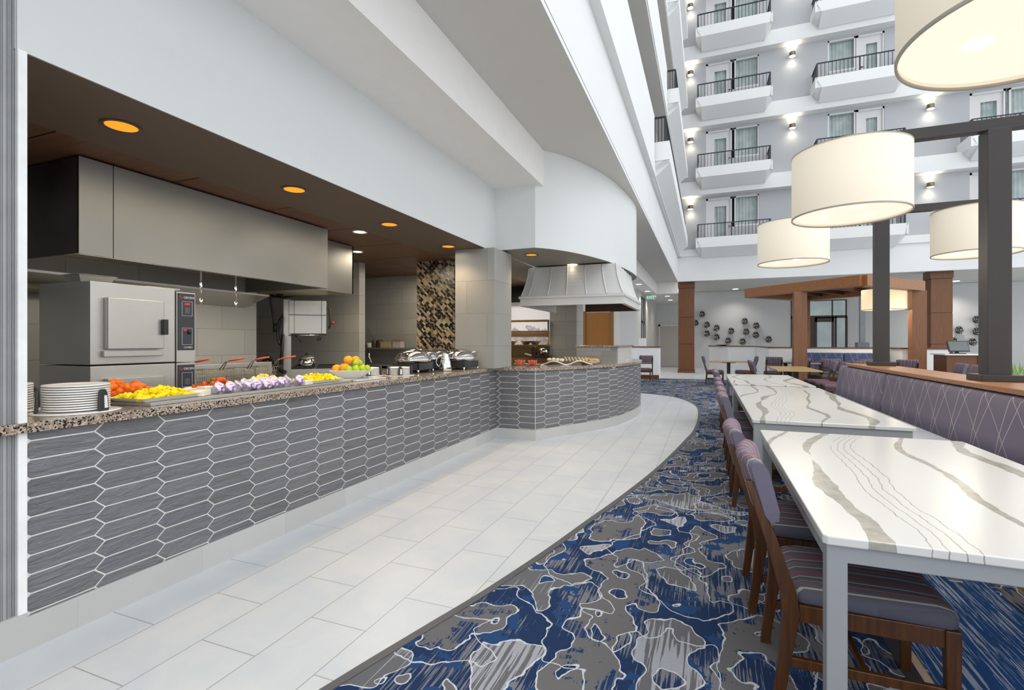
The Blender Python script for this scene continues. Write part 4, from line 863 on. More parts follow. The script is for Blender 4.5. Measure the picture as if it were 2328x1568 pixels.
m = MB(); m.box(-5.9, -4.5, 6.95, 7.46, 0.05, 0.86); tag(m.build('under_counter_fridge', mt['steel'], bevel=0.01), 'low stainless cabinet in front of the work table', 'cabinet')

# ================================================================ HEATED PASS
hp = thing('heated_pass', 'bronze toned heated pass with shelves and heat bars in front of the mural', 'food warmer', (-4.9, 10.1, 0))
brz = flat('bronze_steel', (0.38, 0.26, 0.12), 0.3, 0.7)
for z, nm in ((1.80, 'heat_bar'), (1.56, 'heat_bar')):
    m = MB(); m.box(0.1, 1.68, 0.2, 0.32, z, z + 0.045); m.build(nm, brz, hp)
m = MB(); m.box(0.1, 1.68, 0.21, 0.25, 1.47, 1.555); m.build('heat_shield', brz, hp)
m = MB(); m.box(0.1, 1.68, 0.1, 0.45, 1.27, 1.30); m.build('shelf', brz, hp); m = MB(); m.box(0.1, 1.68, 0.1, 0.5, 0.3, 1.02); m.box(0.1, 1.68, 0.45, 0.5, 1.0, 1.27); m.build('base_cabinet', brz, hp)
for x in (0.1, 1.66): m = MB(); m.box(x, x + 0.03, 0.24, 0.28, 1.0, 1.84); m.build('upright', brz, hp)
ld = bpy.data.lights.new('heat_strip', 'AREA'); ld.shape = 'RECTANGLE'; ld.size = 1.5; ld.size_y = 0.1; ld.energy = 5; ld.color = (1, 0.62, 0.25); lo = bpy.data.objects.new('heat_strip', ld); COL.objects.link(lo); lo.location = (-4.0, 10.3, 1.46)
bp = None
for u, lab in ((1163, 'metal bowl on the pass shelf, half hidden by the pillar'), (1196, 'metal bowl on the pass shelf, middle one'), (1217, 'metal bowl on the pass shelf, right one')):
    loc = PYz(u, 10.3, 1.301)
    if bp is None:
        m = MB(); m.lathe([(0.06, 0), (0.13, 0.075), (0.14, 0.08), (0.125, 0.075), (0.055, 0.008), (0, 0.008)], (0, 0, 0), 20); bp = m.build('serving_bowl', flat('bronzebowl', (0.42, 0.34, 0.2), 0.3, 0.5), loc=loc); tag(bp, lab, 'bowl', 'metal bowls on the pass shelf')
    else: dup(bp, loc, None, lab)
mx = thing('meat_slicer', 'dark small appliance with a round bowl beside the pass', 'appliance', PYz(1237, 10.0, 1.02))
m = MB(); m.box(-0.25, 0.15, -0.1, 0.1, 0.0, 0.06); m.box(-0.25, -0.17, -0.1, 0.1, 0.06, 0.24); m.build('stand', mt['darkwood'], mx, bevel=0.01)
m = MB(); m.lathe([(0.05, 0), (0.10, 0.05), (0.10, 0.10), (0.06, 0.14), (0, 0.15)], (-0.02, 0, 0.06), 18); m.build('bowl', mt['chrome'], mx)
m = MB(); m.tube([(0.06, 0, 0.12), (0.13, 0, 0.26)], 0.012, 6); m.build('handle', mt['black'], mx)
m = MB(); m.box(0, 0.28, 0, 0.12, 0, 0.025, Matrix.Rotation(0.25, 4, 'Y')); tag(m.build('folded_towel', mt['porcelain'], loc=PYz(1192, 10.15, 1.09), bevel=0.01), 'folded white towel lying on the pass cabinet', 'towel')
m = MB(); m.box(-3.3, -1.9, 9.3, 9.9, 0.85, 0.93); tag(m.build('prep_shelf', mt['darkwood']), 'dark brown prep surface behind the curved counter', 'shelf')
# ================================================================ FOOD AND SERVICE ON THE BUFFET
random.seed(11)
ORD = ['topmost', 'second', 'third', 'fourth', 'fifth', 'sixth', 'seventh', 'eighth', 'ninth', 'tenth', 'eleventh', 'twelfth']
def plate_stack(x, y, r, n, pitch, where, grp, z0=1.006):
    first = None
    for i in range(n):
        lab = 'white plate, %s in %s' % (ORD[i] if i in (0,) else ORD[i] + ' from the top', where)
        loc = (x, y, z0 + (n - 1 - i) * pitch)
        if first is None:
            m = MB(); m.lathe([(r * 0.55, 0), (r * 0.6, 0.002), (r * 0.95, 0.0065), (r * .995, 0.009), (r, 0.012), (r * 0.985, 0.0155), (r * 0.93, 0.0125), (r * 0.6, 0.006), (0, 0.006)], (0, 0, 0), 40)
            first = m.build('dinner_plate', mt['porcelain'], loc=loc); tag(first, lab, 'plate', grp)
        else: dup(first, loc, None, lab)
def plate_holder(x, y, r, lab, angs, h, white=True):
    t_ = thing('plate_holder', lab, 'plate holder', (x, y, 1.0))
    m = MB(); m.lathe([(r + 0.045, 0), (r + 0.05, 0.003), (r + 0.03, 0.006), (0, 0.006)], (0, 0, 0), 40); m.build('base', mt['porcelain'] if white else mt['blackplastic'], t_)
    for a in angs:
        M = Matrix.Rotation(a, 4, 'Z')
        m = MB(); rr = r + 0.004
        ring = lambda w_, z, d: [M @ Vector((rr + d, -w_, z)), M @ Vector((rr + d, w_, z)), M @ Vector((rr + d + 0.014, w_, z)), M @ Vector((rr + d + 0.014, -w_, z))]
        m.loft([ring(0.026, 0.006, 0.006), ring(0.024, h * 0.5, 0.004), ring(0.02, h * 0.85, 0.003), ring(0.010, h, 0.002)], True, True, False); q = m.build('upright', mt['blackplastic'], t_, bevel=0.003)
        m = MB(); m.loft([[M @ Vector((rr + 0.0215, 0.0, 0.02)), M @ Vector((rr + 0.0215, 0.018, 0.02)), M @ Vector((rr + 0.0205, 0.018, 0.02)), M @ Vector((rr + 0.0205, 0.0, 0.02))], [M @ Vector((rr + 0.019, 0.0, h * 0.72)), M @ Vector((rr + 0.019, 0.015, h * 0.72)), M @ Vector((rr + 0.018, 0.015, h * 0.72)), M @ Vector((rr + 0.018, 0.0, h * 0.72))]], True, True, False)
        m.build('paper_label', mt['porcelain'], q)
plate_holder(-2.98, 1.535, 0.135, 'plate holder with black uprights under the nearest tall plate stack', (0.25, 2.3, 4.4), 0.115)
plate_stack(-2.98, 1.535, 0.135, 11, 0.0118, 'the nearest tall stack', 'plates in the nearest stack')
plate_holder(-3.34, 1.38, 0.135, 'plate holder with black uprights behind the left wall trim', (-0.75, 1.4, 3.6), 0.115)
plate_stack(-3.34, 1.38, 0.135, 11, 0.0118, 'the stack half hidden by the ribbed wall', 'plates in the rear left stack')
plate_holder(-3.04, 4.46, 0.115, 'plate holder with black uprights in front of the chafing dishes', (-0.9, 0.7, 2.6, 4.2), 0.10, True)
plate_stack(-3.04, 4.46, 0.112, 6, 0.0135, 'the short stack before the chafing dishes', 'plates in the stack by the chafing dishes')
plate_holder(-3.30, 4.28, 0.115, 'plate holder with a black loop upright just right of the citrus bowl', (-0.9, 0.9, 2.6, 4.2), 0.10, True)
plate_stack(-3.30, 4.28, 0.112, 6, 0.0135, 'the short stack beside the citrus bowl', 'plates in the stack by the citrus bowl')
# cold slab
cs = MB(); cs.prism([(-2.83, 1.80), (-2.93, 3.55), (-3.50, 3.55), (-3.50, 1.70)], 1.0, 1.018); tag(cs.build('cold_slab', mt['steel'], bevel=0.003), 'long flat stainless cold slab along the buffet top', 'serving slab')
def tray(name, x, y, lx, ly, rz, lab, mat='porcelain', z=1.019, h=0.022):
    m = MB(); a, b = lx / 2, ly / 2
    R_ = lambda k, z_: [(-a * k, -b * k, z_), (a * k, -b * k, z_), (a * k, b * k, z_), (-a * k, b * k, z_)]
    m.loft([R_(0.78, 0), R_(0.97, h), R_(1.0, h + 0.002), R_(0.95, h), R_(0.76, 0.006)], True, True, False)
    o = m.build(name, mt[mat], bevel=0.003, loc=(x, y, z)); o.rotation_euler = (0, 0, rz); tag(o, lab, 'platter'); return o
def chunks(name, x, y, z, lx, ly, hh, n, size, mat, lab, cat, rz=0):
    m = MB(); R_ = Matrix.Rotation(rz, 4, 'Z')
    for i in range(n):
        a = random.uniform(-1, 1); b = random.uniform(-1, 1); top = hh * max(0.05, 1 - (a * a + b * b) * 0.6)
        p = R_ @ Vector((a * lx / 2, b * ly / 2, 0)); zz = random.uniform(0.15, 1.0) * top
        Mx = Matrix.Translation((p.x, p.y, zz)) @ Matrix.Rotation(random.uniform(0, 6.3), 4, 'Z') @ Matrix.Rotation(random.uniform(-.8, .8), 4, 'X') @ Matrix.Rotation(random.uniform(-.8, .8), 4, 'Y')
        s_ = size * random.uniform(0.7, 1.2); m.box(-s_, s_, -s_ * .75, s_ * .75, -s_ * .55, s_ * .55, Mx)
    m.box(-lx * .38, lx * .38, -ly * .38, ly * .38, 0, hh * .35, R_)
    o = m.build(name, mat, loc=(x, y, z), bevel=0.004); tag(o, lab, cat, None, 'stuff'); return o
yel = flat('pineapple', (0.95, 0.74, 0.0), 0.45, var=0.12, sc=60); org = flat('cantaloupe', (0.86, 0.17, 0.008), 0.45, var=0.2, sc=40)
tray('platter', -3.00, 1.94, 0.28, 0.40, 0.12, 'white rectangular platter under the nearest pineapple'); chunks('pineapple_chunks', -3.00, 1.94, 1.035, 0.22, 0.33, 0.05, 130, 0.017, yel, 'heap of bright yellow pineapple chunks on the nearest platter', 'fruit', 0.12)
tray('platter', -3.24, 1.86, 0.24, 0.34, 0.0, 'white platter under the orange melon'); 
m = MB(); random.seed(5)
for i in range(34):
    a, b = random.uniform(-1, 1), random.uniform(-1, 1); zz = 0.03 + 0.045 * max(0, 1 - (a * a + b * b) * .7) * random.uniform(.4, 1)
    R_ = Matrix.Translation((a * 0.09, b * 0.15, zz)) @ Matrix.Rotation(random.uniform(0, 6.3), 4, 'Z') @ Matrix.Rotation(random.uniform(-.6, .6), 4, 'X')
    pts = [R_ @ Vector((0.045 * math.cos(t_), 0.03 * math.sin(t_), 0)) for t_ in [PI * k / 6 for k in range(7)]]; m.tube(pts, [0.008, 0.016, 0.02, 0.022, 0.02, 0.016, 0.008], 8)
tag(m.build('melon_slices', org, loc=(-3.24, 1.86, 1.03)), 'heap of orange melon slices behind the nearest pineapple', 'fruit', None, 'stuff')
tray('platter', -3.03, 3.24, 0.26, 0.42, 0.05, 'white platter under the farther pineapple'); chunks('pineapple_chunks', -3.03, 3.26, 1.035, 0.2, 0.34, 0.055, 120, 0.016, yel, 'heap of yellow pineapple chunks on the farther platter', 'fruit', 0.05)
tray('platter', -3.22, 2.92, 0.22, 0.3, 0.3, 'white platter of pale yellow melon behind the milk cups'); chunks('honeydew_chunks', -3.26, 2.93, 1.035, 0.17, 0.24, 0.06, 70, 0.017, flat('honeydew', (0.85, 0.72, 0.12), 0.45), 'small heap of pale yellow melon next to the farther pineapple', 'fruit')
# strawberries
tray('platter', -3.25, 2.50, 0.20, 0.32, 0.1, 'white platter under the strawberries')
red_ = flat('strawberry_red', (0.72, 0.10, 0.01), 0.35, var=0.3, sc=50); grn = flat('calyx_green', (0.10, 0.20, 0.02), 0.6)
sp = None; rnd = random.Random(4)
for i in range(34):
    lay = 0 if i < 18 else (1 if i < 29 else 2); a, b = rnd.uniform(-1, 1) * (1 - lay * .28), rnd.uniform(-1, 1) * (1 - lay * .28)
    loc = (-3.25 + a * 0.06, 2.50 + b * 0.12, 1.046 + lay * 0.02)
    if sp is None:
        sp = thing('strawberry', 'red strawberry with green cap in the pile behind the milk cups', 'strawberry', loc, 0, 'strawberries in the pile')
        m = MB(); m.lathe([(0.003, -0.022), (0.010, -0.015), (0.0155, -0.003), (0.015, 0.006), (0.008, 0.011), (0, 0.011)], (0, 0, 0), 10); m.build('berry', red_, sp)
        m = MB(); m.lathe([(0.013, 0.010), (0.006, 0.014), (0.0, 0.018)], (0, 0, 0), 6); m.build('leafy_cap', grn, sp)
    else:
        c_ = dup(sp, loc); c_.rotation_euler = (rnd.uniform(-1.4, 1.4), rnd.uniform(-1.4, 1.4), rnd.uniform(0, 6))
# yogurt cups with purple print
t = NT('cup_wrap'); s = t.sep(); rr = t.math('SQRT', t.math('ADD', t.math('MULTIPLY', s[0], s[0]), t.math('MULTIPLY', s[1], s[1])))
c = t.mix(t.math('GREATER_THAN', t.noise(None, 34, 2), 0.60), (0.74, 0.70, 0.80), (0.50, 0.40, 0.68)); mt['cupwrap'] = t.out(c, 0.3)
mt['purple'] = flat('purple_foil', (0.25, 0.06, 0.42), 0.3, var=0.2, sc=30)
t = NT('lid_print'); lidm = t.out(t.mix(t.math('GREATER_THAN', t.noise(None, 28, 2), 0.54), (0.80, 0.72, 0.84), (0.30, 0.10, 0.46)), 0.3)
cp = None; spots = []
for i in range(9): spots.append((-2.945 + 0.012 * (i % 2), 2.28 + i * 0.072, 1.047, 'milk'))
for i in range(4): spots.append((-3.045, 2.55 + i * 0.085, 1.05, 'milk'))
spots += [(-2.93, 2.95, 1.05, 'milk'), (-3.04, 2.92, 1.052, 'milk')]
for i, (x, y, z, k_) in enumerate(spots):
    row = 'front row' if i < 9 else ('rear row' if i < 13 else 'end pair near the farther pineapple')
    lab = 'purple lidded cup, %s from the left in the %s' % (['first', 'second', 'third', 'fourth', 'fifth', 'sixth', 'seventh', 'eighth', 'ninth'][i if i < 9 else (i - 9 if i < 13 else i - 13)], row)
    if cp is None:
        cp = thing('yogurt_cup', lab, 'cup', (x, y, z), 0, 'purple lidded cups on the cold slab')
        m = MB(); m.lathe([(0.024, -0.03), (0.026, -0.028), (0.034, 0.028), (0.036, 0.03), (0, 0.03)], (0, 0, 0), 18); m.build('cup', mt['cupwrap'], cp)
        m = MB(); m.lathe([(0.037, 0.0305), (0.038, 0.033), (0, 0.0335)], (0, 0, 0), 18); m.build('foil_lid', lidm, cp); cp.rotation_euler = (0.2, 0.95, 0.4)
    else:
        c_ = dup(cp, (x, y, z), None, lab); c_.rotation_euler = (0.2 + 0.25 * math.sin(i * 2.1), 0.9 + 0.25 * math.cos(i * 1.3), 0.3 + 0.3 * math.sin(i))
# small white butter tubs / cream cartons in front-left
cr = None; cream = flat('cream_carton', (0.88, 0.80, 0.66), 0.5)
for i, (x, y, rz, w_) in enumerate([(-3.12, 2.20, 0.2, 'behind the purple packets, left one'), (-3.14, 2.36, 0.1, 'behind the purple packets, right one'), (-2.93, 2.16, 0.5, 'at the left end of the cups'), (-3.14, 2.74, 0.3, 'standing left of the pale melon'), (-2.93, 3.02, 0.2, 'at the right end of the cups'), (-3.05, 2.45, 0.4, 'in the middle before the strawberries')]):
    lab = 'small cream coloured butter box ' + w_
    if cr is None: m = MB(); m.box(-0.04, 0.04, -0.05, 0.05, 0, 0.035); cr = m.build('butter_box', cream, loc=(x, y, 1.019), bevel=0.005); tag(cr, lab, 'box', 'cream boxes on the cold slab'); cr.rotation_euler = (0, 0, rz)
    else: dup(cr, (x, y, 1.019), rz, lab)
cr = None
for i, (x, y, w_) in enumerate([(-3.06, 2.17, 'left one'), (-3.02, 2.27, 'middle one'), (-3.04, 2.38, 'right one')]):
    lab = 'flat purple jam packet beside the nearest pineapple, ' + w_
    if cr is None: m = MB(); m.box(-0.03, 0.03, -0.035, 0.035, 0, 0.012); m.prism([(-0.03, -0.035), (0.03, -0.035), (0.0, 0.03)], 0.012, 0.02); cr = m.build('jam_packet', mt['purple'], loc=(x, y, 1.019), bevel=0.004); tag(cr, lab, 'packet', 'purple jam packets'); cr.rotation_euler = (0.1, 0, 0.3)
    else: dup(cr, (x, y, 1.019), 0.3 + i * 0.3, lab)
# citrus bowl on a marble slab
m = MB(); m.box(-0.2, 0.2, -0.22, 0.22, 0, 0.014); o = m.build('marble_slab', mt['quartz'], loc=(-3.10, 3.82, 1.0), bevel=0.004); tag(o, 'pale marble slab under the citrus bowl', 'slab')
m = MB(); a = 0.085; b = 0.175
Rg = lambda k, z_: [(-k, -k, z_), (k, -k, z_), (k, k, z_), (-k, k, z_)]
m.loft([Rg(a, 0), Rg(b, 0.075), Rg(b - 0.005, 0.078), Rg(a, 0.01)], True, True, False); o = m.build('fruit_bowl', mt['porcelain'], loc=(-3.13, 3.82, 1.0145), bevel=0.003); o.rotation_euler = (0, 0, 0.5); tag(o, 'square white flared bowl holding oranges and limes', 'bowl')
peel = flat('orange_peel', (0.90, 0.40, 0.01), 0.4, var=0.08, sc=80); lime = flat('lime_peel', (0.42, 0.55, 0.02), 0.35, var=0.2, sc=20)
def fruit_set(name, mat, r, spots_, cat, grp):
    f0 = None
    for (x, y, z, lab) in spots_:
        loc = (-3.13 + x, 3.82 + y, 1.03 + z)
        if f0 is None:
            f0 = thing(name, lab, cat, loc, 0, grp); m = MB(); m.ball((0, 0, 0), r, 18, 12, 1, 1, 0.93); m.build('peel', mat, f0)
            m = MB(); m.lathe([(0.004, r * .92), (0.003, r * .96), (0, r * .96)], (0, 0, 0), 8); m.build('stem_scar', grn, f0)
        else: dup(f0, loc, None, lab)
fruit_set('orange', peel, 0.042, [(-0.01, -0.045, 0.155, 'orange at the top left of the citrus pile'), (0.0, 0.045, 0.15, 'orange at the top right of the citrus pile'), (-0.09, -0.11, 0.075, 'orange at the far left of the citrus pile'), (0.0, -0.10, 0.085, 'small visible orange low on the left of the citrus pile'), (-0.1, 0.0, 0.08, 'orange at the back of the citrus pile')], 'orange', 'oranges in the citrus bowl')
fruit_set('lime', lime, 0.036, [(0.09, -0.06, 0.075, 'lime at the front left of the bowl'), (0.10, 0.02, 0.075, 'lime at the front centre of the bowl'), (0.10, 0.09, 0.07, 'lime at the front right of the bowl'), (0.02, 0.11, 0.085, 'lime behind the front right lime'), (0.045, 0.0, 0.125, 'lime at the centre of the second layer'), (-0.03, 0.125, 0.08, 'lime at the far right of the bowl'), (0.05, -0.11, 0.07, 'lime beside the low left orange'), (0.03, 0.06, 0.12, 'lime on the right of the second layer')], 'lime', 'limes in the citrus bowl')
# chafing dishes
ch = None; smoked = flat('smoked_lid', (0.42, 0.42, 0.42), 0.07, 0.9)
for i, (x, y, rz, lab) in enumerate([(-3.22, 5.02, 0.0, 'nearest round chrome chafing dish on a black stand'), (-3.36, 5.46, 0.1, 'second chafing dish, behind the steel pitcher'), (-3.00, 5.78, -0.1, 'third chafing dish, right of the steel pitcher'), (-3.44, 5.93, 0.0, 'farthest chafing dish beside the tiled pillar')]):
    if ch is None:
        ch = thing('chafing_dish', lab, 'chafing dish', (x, y, 1.0), rz, 'chafing dishes on the buffet')
        m = MB(); m.lathe([(0.10, 0.09), (0.17, 0.10), (0.205, 0.13), (0.212, 0.155), (0.205, 0.158), (0, 0.15)], (0, 0, 0), 36); m.build('pan', mt['chrome'], ch)
        m = MB(); m.lathe([(0.212, 0.160), (0.205, 0.185), (0.17, 0.225), (0.11, 0.255), (0.05, 0.268), (0, 0.27)], (0, 0, 0), 36); m.build('lid', smoked, ch)
        m = MB(); m.lathe([(0.214, 0.152), (0.220, 0.158), (0.214, 0.165)], (0, 0, 0), 36, False); m.build('rim', mt['chrome'], ch)
        m = MB(); m.tube([(0.19, -0.06, 0.2), (0.235, -0.05, 0.23), (0.235, 0.05, 0.23), (0.19, 0.06, 0.2)], 0.008, 8); m.build('lid_handle', mt['chrome'], ch)
        m = MB(); m.box(-0.17, 0.17, -0.17, -0.155, 0.03, 0.11); m.box(-0.17, 0.17, 0.155, 0.17, 0.03, 0.11); m.box(-0.17, -0.155, -0.17, 0.17, 0.03, 0.11); m.box(0.155, 0.17, -0.17, 0.17, 0.03, 0.11); m.build('stand', mt['blackplastic'], ch, bevel=0.004)
        for sx_, sy_ in ((-1, -1), (1, -1), (1, 1), (-1, 1)):
            m = MB(); m.lathe([(0.013, 0), (0.013, 0.035), (0, 0.035)], (sx_ * 0.162, sy_ * 0.162, 0), 10); m.build('foot', mt['chrome'], ch)
    else: dup(ch, (x, y, 1.0), rz, lab)
jg = thing('coffee_pitcher', 'polished steel pitcher standing before the chafing dishes', 'pitcher', (-2.97, 5.33, 1.0))
m = MB(); m.lathe([(0.075, 0), (0.08, 0.01), (0.072, 0.08), (0.052, 0.15), (0.038, 0.19), (0.04, 0.205), (0.03, 0.215), (0, 0.22)], (0, 0, 0), 24); m.build('body', mt['chrome'], jg)
m = MB(); m.tube(smooth_curve([(-0.035, -0.02, 0.19), (-0.08, -0.04, 0.17), (-0.10, -0.05, 0.1), (-0.075, -0.03, 0.05)], 4), 0.009, 8); m.build('handle', mt['chrome'], jg)
m = MB(); m.box(-0.22, 0.24, -0.6, 0.6, 0, 0.006); o = m.build('induction_plate', mt['black'], loc=(-3.2, 5.3, 1.0)); tag(o, 'black glass plate under the chafing dishes', 'hot plate')
# ---- curved counter food
pl = None; pap = flat('papaya', (0.78, 0.13, 0.08), 0.45, var=0.3, sc=40)
for (u, v), lab in zip([(1183, 829), (1211, 830)], ['fluted white plate of red fruit, next to the pillar', 'fluted white plate of red fruit, second from the pillar']):
    p = Pz(u, v, 1.0)
    if pl is None:
        pl = thing('fruit_plate', lab, 'plate', p, 0, 'plates of red fruit'); m = MB()
        prof = []
        rings = []
        for r, z in ((0.06, 0), (0.10, 0.012), (0.118, 0.018), (0.112, 0.016), (0.06, 0.006)): rings.append([((r + 0.006 * (1 if k % 2 else -1) * (r > .09)) * math.cos(2 * PI * k / 24), (r + 0.006 * (1 if k % 2 else -1) * (r > .09)) * math.sin(2 * PI * k / 24), z) for k in range(24)])
        m.loft(rings, True, True, True); m.build('dish', mt['porcelain'], pl)
        m = MB(); rn = random.Random(9)
        for k in range(26):
            a = rn.uniform(0, 6.28); r = rn.uniform(0, 0.06); tl = rn.uniform(0.3, 1.1)
            q = Vector((r * math.cos(a), r * math.sin(a), 0.01)); e_ = q + Vector((0.05 * math.cos(a) * math.sin(tl), 0.05 * math.sin(a) * math.sin(tl), 0.075 * math.cos(tl * .7)))
            m.tube([q, (q + e_) / 2 + Vector((0, 0, 0.01)), e_], [0.012, 0.011, 0.002], 6)
        m.build('fruit_wedges', pap, pl)
    else: dup(pl, p, 1.0, lab)
cw = Pz(1288, 829, 1.0)
m = MB(); n = 24; L_ = 0.40; rings = []
for i in range(n + 1):
    f_ = i / n; x = -L_ + 2 * L_ * f_; zz = 0.035 + 0.028 * math.cos(f_ * 4 * PI + PI) + 0.01 * f_; hw = 0.10 * math.sin(PI * min(1, max(0.06, f_)) ** 0.9) + 0.03
    rings.append([(x, -hw, zz), (x, hw, zz), (x, hw, zz - 0.012), (x, -hw, zz - 0.012)])
m.loft(rings, True, True, True); o = m.build('wave_platter', mt['porcelain'], loc=cw); o.rotation_euler = (0, 0, 0.25); tag(o, 'long wavy white platter on the curved counter', 'platter')
bread = flat('bread_crumb', (0.78, 0.64, 0.42), 0.7, var=0.15, sc=60); crust = flat('bread_crust', (0.45, 0.24, 0.09), 0.6, var=0.2, sc=30)
sl = None
for i in range(7):
    lab = 'slice of pale bread on the wavy platter, %s from the left' % (['first', 'second', 'third', 'fourth', 'fifth', 'sixth', 'seventh'][i])
    loc = (cw.x - 0.02 + i * 0.05, cw.y + 0.02 + i * 0.012, 1.095)
    if sl is None:
        sl = thing('bread_slice', lab, 'bread', loc, 0.5, 'bread slices on the wavy platter'); m = MB(); m.box(-0.006, 0.006, -0.045, 0.045, -0.035, 0.03); m.build('crumb', bread, sl, bevel=0.004)
        m = MB(); m.box(-0.0065, 0.0065, -0.048, 0.048, 0.028, 0.036); m.build('crust', crust, sl, bevel=0.003); sl.rotation_euler = (0, -0.5, 0.5)
    else: dup(sl, loc, None, lab)
m = MB(); m.lathe([(0.10, 0), (0.17, 0.04), (0.185, 0.05), (0.17, 0.045), (0.09, 0.01), (0, 0.01)], (0, 0, 0), 32, True, 1.0, 0.75); p = Pz(1338, 828, 1.0); o = m.build('bread_bowl', mt['porcelain'], loc=p); tag(o, 'oval white bowl of rolls at the right of the wavy platter', 'bowl')
ro = None; gold = flat('roll_crust', (0.62, 0.36, 0.12), 0.55, var=0.2, sc=25)
for i, (dx, dy, dz, lab) in enumerate([(-0.11, -0.03, 0.07, 'large golden roll at the left of the oval bowl'), (-0.02, 0.03, 0.075, 'golden roll in the middle of the oval bowl'), (0.05, -0.03, 0.07, 'pale roll in the oval bowl, right of the middle one'), (0.11, 0.02, 0.065, 'golden roll at the right end of the oval bowl')]):
    if ro is None: m = MB(); m.ball((0, 0, 0), 0.055, 16, 10, 1.1, 0.9, 0.62); ro = m.build('bread_roll', gold, loc=p + Vector((dx, dy, dz))); tag(ro, lab, 'bread', 'rolls in the oval bowl')
    else: dup(ro, p + Vector((dx, dy, dz)), i, lab)
eg = None; egm = flat('pale_pastry', (0.80, 0.68, 0.45), 0.6, var=0.15, sc=40)
for i in range(4):
    loc = (cw.x - 0.27 + i * 0.07, cw.y - 0.03 - 0.01 * i, 1.085 - 0.004 * abs(i - 1)); lab = 'small pale bun on the wavy platter, %s from the left' % (['first', 'second', 'third', 'fourth'][i])
    if eg is None: m = MB(); m.ball((0, 0, 0), 0.036, 14, 9, 1.1, 1, 0.7); eg = m.build('small_bun', egm, loc=loc); tag(eg, lab, 'bread', 'small buns on the wavy platter')
    else: dup(eg, loc, i, lab)
# ================================================================ DINING FURNITURE
def long_table(lab, x0, x1, y0, y1, legs=True, off=(0, 0)):
    t_ = thing('dining_table', lab, 'table', ((x0 + x1) / 2, (y0 + y1) / 2, 0), 0, 'long quartz topped tables')
    a, b = (x1 - x0) / 2, (y1 - y0) / 2
    m = MB(); c_ = 0.012; m.prism([(-a + c_, -b), (a - c_, -b), (a, -b + c_), (a, b - c_), (a - c_, b), (-a + c_, b), (-a, b - c_), (-a, -b + c_)], 0.722, 0.75)
    m.build('tabletop', mt['quartz'], t_, bevel=0.004)
    m = MB(); i_ = 0.02
    m.box(-a + i_, a - i_, -b + 0.012, -b + 0.06, 0.668, 0.722); m.box(-a + i_, a - i_, b - 0.07, b - 0.012, 0.668, 0.722); m.box(-a + 0.012, -a + 0.07, -b + 0.06, b - 0.06, 0.668, 0.722); m.box(a - 0.07, a - 0.012, -b + 0.06, b - 0.06, 0.668, 0.722)
    m.build('apron', mt['alu'], t_, bevel=0.003)
    for sx_, sy_ in ((-1, -1), (1, -1), (1, 1), (-1, 1)):
        cx_, cy_ = sx_ * (a - 0.040), sy_ * (b - 0.040)
        if sx_ == 1: cx_ = a - 0.14; cy_ = sy_ * (b - 0.045 - (0.22 if sy_ > 0 else 0))
        m = MB(); m.box(cx_ - 0.0285, cx_ + 0.0285, cy_ - 0.0285, cy_ + 0.0285, 0.0, 0.7215); q = m.build('leg', mt['alu'], t_, bevel=0.004)
        m = MB(); m.box(cx_ - 0.03, cx_ + 0.03, cy_ - 0.03, cy_ + 0.03, 0.0, 0.012); m.build('foot_cap', mt['porcelain'], q)
    return t_
long_table('nearest long white quartz table with grey veins and grey metal legs', 0.335, 1.44, 1.79, 3.80)
long_table('second long white quartz table, right behind the nearest one', 0.325, 1.37, 4.28, 7.58)
long_table('third long white quartz table, farthest of the row by the banquette', 0.325, 1.38, 7.80, 10.30)

